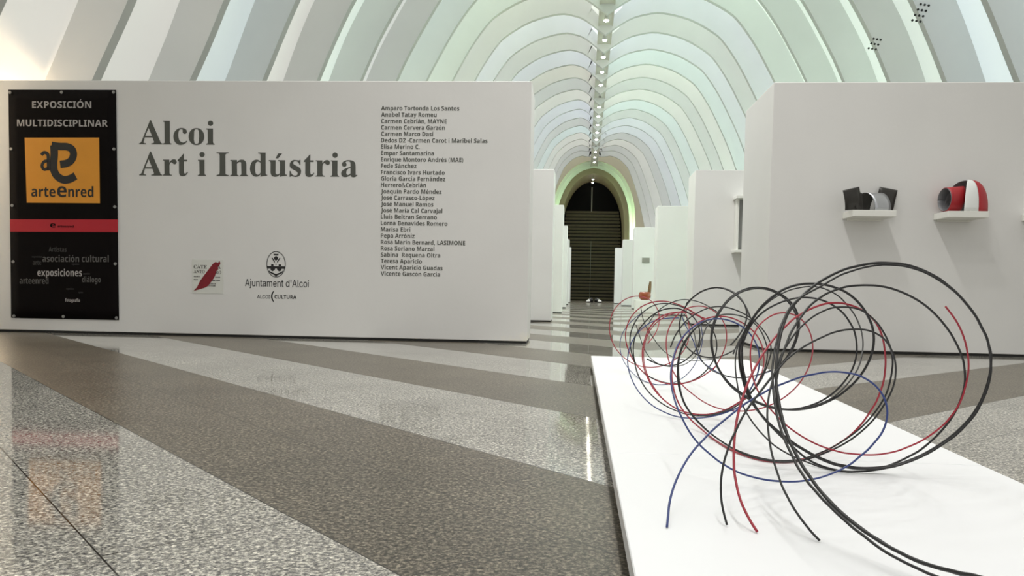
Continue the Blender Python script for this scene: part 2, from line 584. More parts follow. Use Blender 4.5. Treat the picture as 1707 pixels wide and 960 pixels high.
bays = [k for k in RIB_K[:-1]]
vis = [k for k in bays if rib_y(k) > 17]
nv = 0
for k in bays:
    y = rib_y(k) + .62
    if k in vis:
        off = k in (2, 8)
        nv += 1
        lb = ('unlit spot lamp' if off else 'lit spot lamp') + ' on the vault spine, ' + (ORD[nv - 1] + ' of the row from the photo top' if nv > 1 else 'nearest of the row at the photo top')
        downlight(SPINE_X, y, 6.55, lb, not off, DOWN_POWER * (.92 if y > 12 else 1.2))
    else:
        lamp('spot_lamp', 'SPOT', (SPINE_X, y, 6.5), DOWN_POWER * (.72 if y < 6.2 else 1.2), (1.0, 0.985, 0.96), spot_size=math.radians(116), spot_blend=0.65, shadow_soft_size=0.14)
downlight(EX - .03, 42.9, 6.42, 'small lit lamp in the dark entrance arch, farther from the shutter', True, 6)
downlight(EX - .03, 44.2, 6.42, 'small lit lamp in the dark entrance arch, closest to the shutter', True, 6)

# green LED washers standing in the end arches, and a warm lamp behind the left partition
for side in (-1, 1):
    for yy in (40.6, 41.1):
        lamp('green_wash_lamp', 'AREA', (EX + side * 2.15, yy, 2.6), 16, (.62, 1.0, .44), (math.pi, side * math.radians(6), 0), shape='RECTANGLE', size=.2, size_y=.3, spread=math.radians(60))
for side, ks, pw, tint in ((1, range(-6, 7), 9, (.66, 1.0, .74)), (-1, range(-5, -1), 8, (.86, 1.0, .55))):
    for k in ks:
        y = rib_y(k) + .75
        w, c = interp(y, W_T), interp(y, C_T)
        lamp('floor_wash_lamp', 'AREA', (c + side * (5.0 * w + .2), y, .1), pw * 2.2, tint, (math.pi, 0, 0), shape='RECTANGLE', size=.2, size_y=.8, spread=math.radians(90))
lamp('warm_wash_lamp', 'AREA', (-5.95, 7.55, .3), 17, (1.0, .74, .46), (math.pi, 0, 0), shape='RECTANGLE', size=.2, size_y=.4, spread=math.radians(80))

# ------------------------------------------------------------------ lettering
GLYPHS = {
 'S': {
  'A': [437, ['-9,0 -9,18 9,21 24,30 43,60 206,466 224,465 411,34 417,27 425,22 433,19 443,18 443,0 229,0 229,18 253,20 270,25 280,34 283,46 253,132 103,132 78,35 87,26 102,20 128,18 128,0', '113,161 242,161 177,319']],
  'B': [443, ['16,0 16,17 45,22 55,26 62,32 68,40 72,51 75,82 75,369 72,404 62,425 51,433 15,439 15,455 220,455 297,449 352,429 385,396 396,351 389,313 369,283 335,261 287,247 344,231 385,206 410,173 418,132 415,102 407,76 392,54 371,35 345,19 314,9 278,2 238,0', '182,252 213,253 234,257 251,263 263,272 273,285 279,301 283,321 285,345 284,367 281,385 276,400 269,412 260,422 248,428 234,433 216,434 198,432 192,429 188,425', '222,24 242,26 259,30 273,38 283,49 291,63 296,81 300,103 301,128 299,154 295,176 287,194 277,208 263,218 245,225 223,230 182,231 182,65 184,46 190,33 195,29 202,26']],
  'C': [468, ['257,-11 224,-9 193,-3 164,6 137,20 113,37 91,56 72,79 56,104 43,132 34,162 28,194 26,228 28,262 34,294 43,323 56,351 72,376 92,399 114,418 139,435 166,448 195,458 226,464 259,465 283,464 309,459 337,451 399,437 408,443 415,452 419,465 437,465 437,308 420,308 407,338 392,364 375,387 356,407 335,423 313,434 290,441 265,443 212,430 174,389 151,321 144,226 152,138 177,74 219,36 278,24 298,25 318,29 338,35 377,56 412,87 428,106 447,89 409,45 365,14 314,-5']],
  'E': [442, ['14,0 14,17 44,20 55,24 68,37 72,48 75,78 75,369 72,405 68,417 62,425 54,431 44,435 31,438 16,439 16,455 399,455 399,320 383,320 378,349 369,373 356,392 340,406 320,417 295,424 266,429 195,427 183,246 214,247 232,252 247,259 259,269 269,282 277,300 283,321 288,345 304,345 304,118 287,118 278,169 267,192 251,208 241,213 202,222 183,222 183,56 188,40 192,35 206,29 254,28 276,30 330,45 345,53 371,75 393,105 411,143 430,143 402,0']],
  'F': [404, ['15,0 15,17 31,19 45,23 55,28 62,34 68,42 72,53 75,84 75,375 74,391 71,405 67,416 54,429 14,439 14,455 394,455 394,320 377,320 374,339 369,357 347,397 324,414 310,420 294,425 191,427 182,247 211,249 229,253 244,260 256,270 266,284 274,301 280,322 284,347 302,347 302,118 285,118 280,146 274,168 266,187 257,200 244,211 229,218 210,222 182,224 191,36 202,27 257,17 257,0']],
  'I': [261, ['13,0 13,17 53,27 61,32 67,39 72,49 75,75 75,387 72,412 68,421 63,427 55,432 45,435 13,439 13,455 244,455 244,439 214,435 204,432 196,427 190,421 186,412 183,401 187,44 194,34 206,26 246,17 246,0']],
  'N': [494, ['403,-11 107,350 107,79 113,38 119,31 136,21 167,17 167,0 18,0 18,17 65,30 71,41 76,388 33,435 18,439 18,455 156,455 391,169 375,429 331,439 331,455 480,455 480,439 450,434 440,430 433,425 428,417 422,393 422,-11']],
  'O': [525, ['261,-11 236,-10 190,-1 169,7 148,17 129,29 94,58 79,75 66,93 45,134 37,156 32,179 29,203 28,228 29,252 32,276 37,299 45,321 66,362 79,380 112,413 149,438 170,448 192,456 216,462 240,465 265,466 290,465 313,462 336,456 378,439 415,414 431,399 446,382 459,364 471,344 481,323 494,277 497,253 498,228 497,203 494,179 481,134 471,113 459,93 446,75 414,43 395,29 376,17 355,7 333,-1 286,-10', '265,12 315,26 351,66 372,133 379,228 377,278 371,321 362,358 348,389 330,412 310,430 286,440 260,443 210,430 174,389 152,322 145,228 147,178 153,135 163,98 177,67 195,43 215,26 238,16']],
  'R': [473, ['15,0 15,17 45,22 55,26 68,39 72,50 75,81 75,379 74,394 68,416 62,424 55,429 44,434 32,437 16,439 16,455 217,455 264,453 305,448 339,439 367,426 389,409 405,388 414,363 417,334 411,296 392,265 360,241 315,224 463,19 480,17 480,0 338,0 201,212 182,212 182,81 185,50 189,39 194,32 202,26 212,22 225,19 242,17 242,0', '182,234 228,235 249,240 266,248 280,258 290,272 298,290 302,311 304,336 299,378 284,407 259,425 224,431 212,431 202,429 195,426 186,417 182,398']],
  'T': [423, ['92,0 92,17 109,18 123,21 134,25 142,31 148,39 152,50 155,64 156,81 156,433 124,431 102,426 82,416 65,403 51,387 41,367 33,344 29,318 11,318 11,455 410,455 410,317 394,317 381,368 357,404 319,426 263,433 263,81 264,63 267,49 271,38 276,30 284,25 310,18 328,17 328,0']],
  'a': [344, ['255,-10 232,-7 216,1 205,15 200,35 176,16 151,2 124,-6 95,-9 64,-4 51,3 40,11 31,22 25,34 21,48 20,63 23,84 31,104 45,121 63,136 88,150 119,164 156,177 199,190 196,266 192,275 187,282 180,288 171,292 160,295 148,296 129,294 115,290 107,283 104,274 118,250 121,243 123,231 120,215 116,208 103,197 87,191 59,194 51,198 45,203 36,218 33,236 34,248 37,259 42,269 58,287 81,302 95,308 126,316 143,318 195,317 223,312 246,304 263,292 276,277 285,259 291,236 293,210 296,37 304,34 320,42 329,28 312,11 294,-1 275,-8', '162,35 199,63 199,169 164,157 138,139 123,114 118,84 120,62 126,46 137,37']],
  'c': [293, ['156,-10 137,-9 119,-5 103,2 87,11 72,22 59,35 47,51 38,68 30,87 24,106 19,150 21,174 25,196 31,217 40,237 51,255 64,271 79,285 96,297 114,307 153,318 175,319 197,318 218,314 235,307 250,298 262,287 271,275 276,261 277,236 275,228 260,210 236,204 219,207 206,216 199,230 196,282 190,290 182,295 169,297 144,290 126,269 116,235 112,187 114,153 118,123 126,97 137,76 151,60 166,48 184,41 204,38 222,40 239,47 255,57 271,72 285,60 258,30 227,8 193,-6']],
  'd': [370, ['140,-10 123,-9 107,-5 92,1 78,10 53,35 43,50 35,66 28,85 23,104 20,125 19,147 24,196 29,217 36,237 45,256 55,272 68,286 81,297 96,306 112,313 128,317 146,318 168,316 189,309 207,297 223,280 223,401 220,419 217,425 206,434 198,437 176,439 176,455 319,455 322,46 329,36 335,32 353,28 353,11 294,6 223,-10 223,39 207,18 188,2 166,-7', '171,28 187,31 202,41 215,56 223,76 223,242 221,250 213,264 206,270 191,278 174,281 159,279 147,273 138,263 130,250 125,232 118,184 118,124 124,76 130,58 137,45 146,36 158,30']],
  'i': [198, ['101,362 90,363 72,370 58,384 51,402 50,412 51,423 58,441 72,455 81,460 101,463 120,460 137,449 143,441 150,423 151,412 150,402 143,384 129,370 111,363', '18,0 18,16 35,19 41,22 51,37 47,285 30,293 20,293 21,310 148,310 148,56 154,26 158,22 180,16 180,0']],
  'l': [199, ['18,0 18,16 35,19 41,22 51,37 47,429 38,436 20,439 20,455 148,455 148,56 154,26 158,22 180,16 180,0']],
  'n': [381, ['18,0 18,16 35,19 41,22 51,37 46,284 36,291 19,294 19,310 148,310 148,267 168,290 190,306 215,315 243,318 281,312 309,292 325,258 330,212 330,56 334,31 341,22 363,16 363,0 202,0 202,16 207,16 219,19 228,26 233,38 235,56 229,258 225,264 219,268 203,271 188,269 173,262 160,251 148,235 151,31 158,22 180,16 180,0']],
  'o': [336, ['169,-10 147,-9 127,-5 108,2 90,11 74,23 60,37 48,53 38,70 29,89 20,131 19,154 20,177 29,219 38,239 48,256 60,272 74,286 90,297 108,306 127,313 147,317 168,318 189,317 209,313 228,307 245,298 261,286 275,273 298,240 306,221 312,200 316,178 317,154 316,130 312,108 306,88 298,69 287,51 275,36 261,22 245,11 228,2 210,-5 190,-9', '169,11 182,13 193,18 202,27 209,39 220,154 217,227 213,253 208,271 201,283 192,292 181,297 169,299 155,297 144,292 135,283 128,271 123,253 118,97 128,39 135,27 144,18 155,13']],
  'r': [287, ['18,0 18,16 35,19 41,22 51,37 49,280 42,289 29,293 20,293 21,310 146,310 146,252 155,267 176,292 199,309 210,314 222,317 233,318 258,315 275,304 282,296 289,277 289,257 287,248 278,234 265,225 248,222 233,224 189,260 182,259 168,250 156,231 152,220 149,192 149,56 155,30 159,25 173,19 197,16 197,0']],
  's': [288, ['151,-10 137,-9 66,8 55,-1 51,-9 36,-9 36,105 53,105 59,85 66,68 75,52 99,28 112,21 126,16 140,15 171,21 185,33 189,40 192,58 190,72 183,84 172,95 156,105 76,148 64,158 54,169 41,193 38,206 37,220 39,241 44,259 53,276 65,291 80,303 98,312 118,317 223,308 230,319 244,319 244,222 228,222 222,239 215,254 196,277 186,285 174,291 162,295 139,296 130,294 116,286 111,280 105,267 105,252 107,244 115,232 207,181 221,172 232,162 241,151 248,140 253,127 256,112 257,95 255,72 250,51 241,33 228,18 212,6 194,-3 174,-8']],
  't': [228, ['124,-9 105,-8 89,-4 76,2 66,10 58,22 49,52 48,71 48,279 20,279 20,300 112,398 129,424 144,424 144,310 208,310 208,279 144,279 144,82 152,46 168,40 179,42 189,49 198,60 206,75 222,66 205,33 182,9 155,-5']],
  'u': [375, ['131,-10 109,-8 91,-3 77,5 65,17 57,32 51,51 47,72 46,97 46,248 42,276 35,287 29,291 11,294 11,310 142,310 142,66 144,58 156,41 169,36 191,37 205,43 217,53 228,66 228,260 224,277 221,283 216,288 189,294 189,310 324,310 324,59 328,44 331,39 336,35 360,30 360,13 331,11 300,7 265,0 228,-10 228,40 209,19 186,3 173,-3 160,-7']],
 },
 'B': {
  '&': [492, ['187,-7 125,2 77,28 46,69 36,125 43,172 63,208 96,238 139,266 118,291 99,318 85,348 81,382 89,426 114,459 153,480 204,487 252,480 289,460 313,427 320,383 314,344 293,312 262,283 224,258 354,133 370,155 382,181 393,209 401,240 461,240 449,198 434,160 415,125 392,95 490,0 410,0 352,56 319,31 281,11 238,-2', '188,293 222,315 245,336 258,358 262,383 258,405 246,423 227,435 202,439 177,435 156,424 143,406 138,383 142,360 151,338 167,317', '189,46 229,49 263,60 291,75 314,93 175,229 142,207 118,185 103,160 97,127 104,94 122,68 151,51']],
  '(': [201, ['126,-106 81,-43 51,28 33,104 27,184 33,265 51,342 81,415 126,480 181,480 140,413 110,340 93,264 87,185 93,108 110,32 140,-40 181,-106']],
  ')': [201, ['21,-106 62,-40 91,32 109,108 115,185 109,264 91,340 61,413 20,480 76,480 120,415 151,342 169,265 175,184 169,104 151,28 120,-43 76,-106']],
  ',': [180, ['28,-87 47,-3 61,78 124,78 129,71 118,33 104,-8 71,-87']],
  '-': [216, ['27,154 27,206 189,206 189,154']],
  '.': [180, ['89,-9 74,-7 60,1 51,15 48,36 51,57 60,71 74,79 89,81 106,79 119,71 129,57 132,36 129,15 119,1 106,-7']],
  '2': [384, ['27,0 27,71 206,254 225,278 238,300 245,322 248,345 244,370 232,388 213,398 189,402 162,398 136,389 109,373 81,353 26,418 47,435 70,451 95,465 123,476 157,484 197,486 241,482 278,469 308,449 330,423 344,392 349,357 345,319 333,284 313,252 287,220 153,90 153,85 362,85 362,0']],
  'A': [463, ['0,0 169,482 293,482 463,0 354,0 319,114 144,114 109,0', '170,199 295,199 240,375 232,407']],
  'B': [451, ['60,0 60,480 210,480 294,473 355,453 391,416 404,358 399,320 384,289 361,266 330,255 330,251 353,245 373,234 391,220 404,199 413,173 416,139 404,81 369,37 313,9 240,0', '162,289 221,289 258,293 282,304 295,321 300,345 294,368 279,384 253,393 216,396 162,396', '162,84 228,84 267,88 292,102 306,122 310,149 306,173 292,192 266,205 225,209 162,209']],
  'C': [428, ['255,-7 187,1 133,24 91,61 62,110 45,170 39,239 46,307 65,367 97,417 141,455 197,478 264,486 300,484 335,477 371,467 404,453 371,370 344,382 317,392 290,399 264,402 212,391 175,358 151,306 144,238 151,171 172,120 209,88 264,78 293,80 323,85 386,103 386,18 355,7 324,-1 291,-5']],
  'D': [497, ['60,0 60,480 211,480 281,473 342,453 391,419 427,374 450,315 458,244 441,138 389,61 306,15 196,0', '162,84 206,84 316,123 353,242 344,311 318,359 275,387 216,396 162,396']],
  'E': [376, ['60,0 60,480 336,480 336,396 162,396 162,291 324,291 324,208 162,208 162,84 336,84 336,0']],
  'F': [369, ['60,0 60,480 335,480 335,396 161,396 161,273 323,273 323,189 161,189 161,0']],
  'G': [486, ['262,-7 167,9 97,56 53,134 39,240 46,311 68,371 104,420 153,456 215,479 289,486 327,484 365,478 400,469 432,457 398,375 375,386 348,394 319,400 289,402 247,397 212,381 183,357 162,325 148,285 144,238 147,194 156,155 173,123 197,98 229,83 269,78 289,78 333,85 333,185 242,185 242,269 433,269 433,21 394,9 354,1 311,-5']],
  'H': [514, ['60,0 60,480 162,480 162,291 352,291 352,480 453,480 453,0 352,0 352,207 162,207 162,0']],
  'I': [261, ['21,0 21,58 80,85 80,395 21,422 21,480 240,480 240,422 181,395 181,85 240,58 240,0']],
  'J': [222, ['10,-141 -24,-139 -50,-134 -50,-49 -2,-56 15,-54 30,-49 43,-39 52,-24 58,-1 60,30 60,480 162,480 162,31 157,-25 143,-69 120,-102 89,-124 52,-137']],
  'L': [379, ['60,0 60,480 162,480 162,84 357,84 357,0']],
  'M': [633, ['60,0 60,480 199,480 312,113 314,113 435,480 573,480 573,0 478,0 483,375 480,375 357,0 263,0 148,376 145,376 151,0']],
  'N': [546, ['60,0 60,480 189,480 397,120 399,120 394,253 394,480 486,480 486,0 357,0 148,363 145,363 151,260 151,0']],
  'O': [535, ['267,-7 196,1 139,24 95,61 63,111 45,171 39,241 45,311 63,371 95,420 139,456 196,479 268,487 339,479 396,456 440,420 471,370 490,310 496,240 490,171 471,110 440,61 396,24 339,1', '267,79 323,89 361,122 382,173 389,240 382,308 361,359 323,392 268,402 212,392 175,359 153,308 146,240 153,173 175,122 212,89']],
  'P': [422, ['60,0 60,480 214,480 294,470 349,440 381,392 392,330 387,289 374,252 351,219 316,193 268,176 206,171 162,171 162,0', '162,254 195,254 234,258 264,271 282,293 289,326 269,379 208,396 162,396']],
  'R': [443, ['60,0 60,480 200,480 285,471 345,444 380,399 392,336 388,305 379,278 365,256 346,237 325,221 302,209 443,0 330,0 216,184 162,184 162,0', '162,267 195,267 238,271 267,283 283,304 289,333 283,362 266,382 236,393 193,396 162,396']],
  'S': [370, ['167,-7 95,1 31,22 31,117 102,90 138,80 175,77 207,81 228,92 240,108 244,128 237,153 217,172 187,189 114,225 95,238 77,253 61,272 48,293 39,319 36,350 47,407 80,450 131,477 199,486 235,484 270,478 305,467 341,453 308,373 277,385 249,394 223,400 195,402 170,398 151,388 140,373 136,353 141,330 158,313 260,259 289,241 312,220 329,196 340,168 343,133 332,76 297,31 242,3']],
  'T': [389, ['144,0 144,395 13,395 13,480 375,480 375,395 245,395 245,0']],
  'U': [508, ['252,-7 168,5 107,42 70,98 57,171 57,480 158,480 158,186 165,136 183,103 213,85 255,79 297,85 327,105 344,138 349,187 349,480 451,480 451,169 445,122 429,80 401,44 363,16 313,-1']],
  'V': [437, ['163,0 0,480 103,480 218,89 334,480 437,480 273,0']],
  'X': [448, ['0,0 159,247 10,480 122,480 226,307 327,480 437,480 286,242 448,0 332,0 220,181 109,0']],
  'Y': [419, ['159,0 159,183 0,480 110,480 210,282 310,480 419,480 260,187 260,0']],
  'a': [406, ['142,-7 97,0 60,22 36,58 28,109 38,160 69,196 120,217 192,226 256,228 256,244 252,269 241,287 223,297 199,300 172,298 146,292 121,284 95,273 62,341 94,355 128,365 165,372 203,374 268,366 316,342 345,302 355,244 355,0 285,0 266,50 263,50 239,24 214,7 183,-3', '179,66 209,71 234,86 250,109 256,140 256,170 217,169 176,164 150,151 136,132 131,109 134,89 144,76 160,69']],
  'b': [425, ['254,-7 218,-3 190,8 169,23 152,40 146,40 129,0 52,0 52,510 152,510 148,319 152,319 170,340 192,358 221,369 257,373 312,361 357,325 385,266 395,184 385,101 356,42 311,5', '226,75 253,82 275,103 288,138 293,185 288,232 274,266 253,287 224,293 191,287 170,269 157,239 152,195 156,138 168,103 190,82']],
  'c': [345, ['201,-7 129,5 75,39 41,97 30,181 36,242 53,291 80,328 117,353 160,368 210,373 245,372 276,366 302,358 324,349 295,271 251,287 230,291 210,293 152,265 132,182 137,134 153,101 177,81 210,75 240,77 266,83 290,93 313,106 313,21 290,8 265,0 236,-5']],
  'd': [425, ['169,-7 113,5 69,41 40,101 30,183 40,265 69,325 114,361 171,373 207,370 236,358 259,341 277,320 280,320 273,372 273,510 373,510 373,0 296,0 277,48 273,48 255,27 233,9 204,-3', '203,73 239,79 262,98 275,128 279,171 275,229 263,264 240,285 202,292 173,285 150,264 136,229 132,181 136,134 150,100 173,80']],
  'e': [397, ['218,-7 166,-2 121,14 83,40 54,76 36,123 30,181 36,240 52,288 78,325 113,352 155,368 203,373 271,363 324,330 357,278 368,207 368,158 132,158 139,121 157,92 185,74 223,68 257,70 287,75 317,84 347,97 347,19 320,8 290,0 257,-5', '134,225 274,225 269,256 257,280 235,297 204,302 178,298 156,283 141,259']],
  'f': [260, ['69,0 69,291 13,291 13,340 69,367 69,394 72,435 84,466 103,488 129,503 161,511 198,514 226,513 252,509 273,504 290,498 265,425 225,434 209,435 191,431 178,422 171,407 169,390 169,367 255,367 255,291 169,291 169,0']],
  'g': [425, ['189,-161 152,-160 117,-156 84,-150 52,-140 52,-60 122,-81 195,-88 253,-67 273,-5 275,48 273,48 252,23 228,6 200,-4 169,-7 111,6 67,43 39,103 30,183 40,263 68,323 112,361 171,373 232,360 277,320 280,320 288,367 373,367 373,-1 361,-70 326,-120 269,-151', '204,72 237,77 261,94 275,124 279,170 275,233 261,267 238,286 203,292 150,264 132,181 150,99']],
  'h': [441, ['52,0 52,510 152,510 148,320 153,320 173,344 198,361 227,370 259,373 313,365 355,342 382,300 391,239 391,0 291,0 291,214 276,274 232,293 194,286 170,262 157,224 152,173 152,0']],
  'i': [205, ['103,412 82,415 64,423 52,438 48,461 52,485 64,500 82,508 103,510 123,508 141,500 153,485 157,461 153,438 141,423 123,415', '52,0 52,367 152,367 152,0']],
  'j': [205, ['103,412 82,415 64,423 52,438 48,461 52,485 64,500 82,508 103,510 123,508 141,500 153,485 157,461 153,438 141,423 123,415', '23,-161 6,-161 -43,-153 -43,-75 4,-81 23,-78 38,-69 49,-52 52,-25 52,367 152,367 152,-40 149,-72 140,-101 123,-126 98,-145 65,-157']],
  'k': [416, ['52,0 52,510 152,510 147,199 295,367 408,367 262,208 416,0 301,0 195,148 152,114 152,0']],
  'l': [205, ['52,0 52,510 152,510 152,0']],
  'm': [660, ['52,0 52,367 129,367 142,320 148,320 168,344 194,361 224,370 255,373 292,370 323,360 348,344 366,320 375,320 395,344 421,361 452,370 483,373 538,365 577,342 601,300 609,239 609,0 509,0 509,214 495,274 454,293 420,286 398,265 385,231 381,184 381,0 281,0 281,214 267,274 226,293 190,286 168,262 156,224 152,173 152,0']],
  'n': [441, ['52,0 52,367 129,367 142,320 148,320 168,344 196,361 227,370 261,373 314,365 355,342 382,300 391,239 391,0 291,0 291,214 287,249 277,274 258,289 232,293 193,286 169,262 157,224 152,173 152,0']],
  'o': [416, ['207,-7 159,-1 116,15 80,43 53,80 36,128 30,184 42,265 78,324 134,361 209,373 258,368 300,351 336,324 363,287 380,240 385,184 373,103 337,43 281,6', '208,74 242,81 266,102 279,136 283,184 279,232 266,266 242,286 208,293 173,286 150,266 137,232 132,184 137,136 150,102 174,81']],
  'p': [425, ['52,-161 52,367 134,367 148,319 152,319 170,340 192,357 221,369 257,373 312,361 357,325 385,266 395,184 385,102 355,42 310,5 254,-7 218,-3 191,8 169,23 152,40 147,40 151,13 152,-13 152,-161', '226,75 255,82 276,103 289,138 293,185 276,266 224,293 191,287 170,269 157,239 152,195 156,138 168,103 190,82']],
  'q': [425, ['273,-161 273,-7 274,20 277,48 273,48 256,27 234,9 205,-3 169,-7 113,5 69,41 40,101 30,183 40,265 69,325 114,361 171,373 207,370 236,358 259,341 277,320 279,320 288,367 373,367 373,-161', '204,72 240,78 262,96 275,127 279,170 279,182 275,229 263,264 240,285 203,292 172,285 150,264 137,229 132,181 150,99']],
  'r': [305, ['52,0 52,367 128,367 143,305 148,305 167,331 192,353 222,368 257,373 291,371 283,277 229,278 205,271 184,259 167,242 156,218 152,187 152,0']],
  's': [334, ['152,-7 86,-2 58,5 31,15 31,97 62,85 95,75 127,69 155,66 180,69 197,75 206,85 210,98 208,107 204,115 197,123 183,132 99,171 74,185 55,201 41,220 33,243 30,271 40,316 70,348 116,367 175,373 209,372 240,367 272,358 304,345 274,273 223,292 199,298 174,300 141,293 130,275 131,267 135,260 144,252 157,244 236,210 261,196 281,181 296,162 305,139 308,109 298,60 269,23 220,1']],
  't': [291, ['178,-7 147,-4 119,4 96,19 78,41 67,73 63,115 63,291 15,291 15,334 71,367 99,445 163,445 163,367 266,367 266,291 163,291 163,115 166,97 175,84 189,76 207,73 223,74 255,80 270,85 270,10 230,-2']],
  'u': [441, ['181,-7 127,1 86,25 59,67 50,128 50,367 150,367 150,152 154,118 165,93 183,78 210,73 248,81 272,104 285,142 289,194 289,367 389,367 389,0 312,0 299,47 293,47 273,23 245,6 214,-4']],
  'v': [382, ['140,0 0,367 105,367 181,139 188,100 189,83 192,83 197,120 207,158 277,367 382,367 242,0']],
  'w': [575, ['111,0 7,367 106,367 153,186 169,84 171,84 233,367 343,367 393,161 402,99 402,84 405,84 470,367 568,367 463,0 354,0 326,128 288,290 285,290 283,277 218,0']],
  'x': [388, ['3,0 128,187 9,367 123,367 194,250 266,367 379,367 260,187 385,0 271,0 194,126 117,0']],
  'y': [382, ['74,-161 23,-156 23,-77 62,-81 91,-76 112,-61 129,-40 140,-15 146,3 0,367 109,367 179,161 187,130 191,97 193,97 275,367 382,367 227,-47 201,-97 166,-133 123,-154']],
  'z': [328, ['18,0 18,59 188,290 28,290 28,367 302,367 302,302 136,77 308,77 308,0']],
 },
 'R': {
  "'": [206, ['78,318 70,509 136,509 128,318']],
  'A': [480, ['16,0 201,509 276,509 463,0 395,0 346,142 132,142 85,0', '152,199 326,199 238,440']],
  'C': [510, ['267,-7 205,1 150,25 104,63 70,115 48,179 40,254 48,329 70,393 104,445 150,484 205,508 267,516 305,513 340,504 373,490 402,471 427,447 448,418 463,385 473,348 408,348 401,373 389,395 375,413 357,428 337,440 315,449 292,454 267,456 223,450 184,432 150,403 125,364 109,314 103,254 109,194 125,145 151,105 184,76 223,59 267,53 292,55 315,60 337,69 357,81 375,96 389,114 401,136 408,160 473,160 463,124 448,91 428,62 402,38 373,19 341,5 305,-4']],
  'I': [300, ['31,0 31,57 118,57 118,452 31,452 31,509 269,509 269,452 183,452 183,57 269,57 269,0']],
  'L': [393, ['60,0 60,509 125,509 125,57 361,57 361,0']],
  'O': [533, ['267,-7 205,1 150,25 105,63 70,115 48,179 40,254 48,329 70,393 105,445 150,484 205,508 267,516 329,508 384,484 429,445 464,393 486,329 493,254 486,179 464,115 429,63 384,25 329,1', '267,53 310,59 349,76 383,105 408,144 425,194 430,254 425,314 408,365 383,404 349,433 310,450 267,456 223,450 184,433 151,404 125,364 109,314 103,254 109,194 125,144 151,105 184,76 223,59']],
  'a': [389, ['160,-9 126,-5 94,5 68,22 48,45 35,73 30,108 34,138 43,161 58,179 78,193 100,203 125,211 252,230 265,235 273,243 273,279 267,297 256,311 240,322 220,329 196,331 171,329 149,322 132,313 118,301 107,288 100,274 41,291 57,322 79,346 104,364 133,375 163,382 194,384 215,383 239,379 263,372 286,360 306,343 322,320 333,290 337,251 337,0 277,0 277,52 272,52 264,38 252,25 236,12 215,1 190,-6', '170,45 202,49 228,59 248,74 263,93 272,115 276,138 276,190 270,186 134,159 117,150 103,139 95,124 92,105 94,87 102,72 114,61 130,52 149,47']],
  'c': [396, ['207,-8 159,-2 117,16 82,46 56,85 40,133 34,187 40,243 56,291 82,330 117,360 159,378 207,384 234,383 260,377 284,368 305,356 324,341 340,322 353,301 362,277 303,262 298,276 281,301 270,311 257,319 242,325 226,329 207,330 173,325 145,310 124,287 108,258 99,224 96,187 99,151 108,117 124,89 145,66 173,51 207,46 226,48 243,52 258,58 271,66 282,76 292,89 299,102 304,117 363,102 354,78 341,56 325,37 306,21 285,9 261,-1 235,-6']],
  'd': [424, ['195,-8 151,-2 111,16 79,45 55,84 39,133 34,189 39,245 55,293 79,332 112,361 151,378 196,384 228,381 253,373 272,360 287,346 306,319 311,319 311,509 372,509 372,0 313,0 313,59 307,59 287,31 272,17 252,4 227,-5', '205,47 236,51 263,65 284,86 299,115 309,150 312,189 309,229 300,263 284,291 263,312 237,325 205,330 172,325 145,311 124,290 108,261 99,227 96,189 99,151 109,117 124,88 145,66 172,51']],
  'e': [404, ['212,-8 161,-2 117,16 82,46 56,85 40,132 34,187 39,242 55,290 81,329 115,359 157,378 205,384 236,382 266,374 294,361 319,341 341,315 357,282 368,242 371,194 371,169 75,169 75,221 338,221 310,202 307,237 298,269 283,294 263,314 237,326 205,330 173,326 146,313 125,294 109,270 99,241 96,211 96,178 100,139 110,106 128,80 151,61 179,50 212,46 234,48 254,53 271,61 285,73 297,88 306,105 365,91 353,63 335,39 311,19 283,4 249,-5']],
  'i': [167, ['53,0 53,379 114,379 114,0', '84,443 67,446 54,455 44,468 41,483 44,499 54,512 67,521 84,524 100,521 114,512 123,499 126,483 123,468 114,455 100,446']],
  'j': [167, ['53,379 114,379 114,-30 111,-63 102,-90 86,-113 65,-129 37,-139 4,-143 -10,-143 -10,-87 2,-87 25,-83 40,-72 50,-54 53,-29', '83,443 67,446 53,455 44,468 41,483 44,499 53,512 67,521 83,524 100,521 114,512 123,499 126,483 123,468 114,455 100,446']],
  'l': [189, ['139,-2 101,3 74,20 58,47 53,84 53,509 114,509 114,99 115,77 120,62 130,54 170,54 181,3']],
  'm': [610, ['53,0 53,379 112,379 112,295 108,295 118,323 132,346 151,363 172,376 195,384 219,386 257,380 287,361 309,331 321,295 312,295 322,321 337,343 357,361 381,375 407,383 437,386 468,383 497,372 522,354 541,328 553,296 557,255 557,0 496,0 496,254 490,289 473,313 447,326 419,330 395,328 374,320 358,307 345,290 338,270 335,247 335,0 274,0 274,260 269,288 253,311 229,326 199,330 178,328 158,320 140,307 126,289 117,266 114,238 114,0']],
  'n': [410, ['114,227 114,0 53,0 53,379 112,379 112,287 102,287 124,332 152,362 187,379 227,384 264,380 295,369 321,349 341,321 353,285 357,240 357,0 296,0 296,235 290,275 273,304 246,323 210,329 184,326 161,317 141,303 126,283 117,257']],
  'o': [415, ['207,-8 159,-2 117,16 82,46 56,85 40,133 34,187 40,243 56,291 82,330 117,360 159,378 207,384 256,378 299,360 333,330 359,291 376,243 381,187 376,133 359,85 333,46 299,16 256,-2', '207,46 242,51 270,66 292,89 307,117 316,151 319,187 316,224 307,258 292,287 270,310 242,325 207,330 173,325 145,310 124,287 108,258 99,224 96,187 99,151 108,117 124,89 145,66 173,51']],
  'r': [259, ['53,0 53,379 112,379 112,321 115,321 130,347 152,367 181,380 213,385 243,384 243,322 207,326 182,323 159,315 140,301 126,284 117,262 114,237 114,0']],
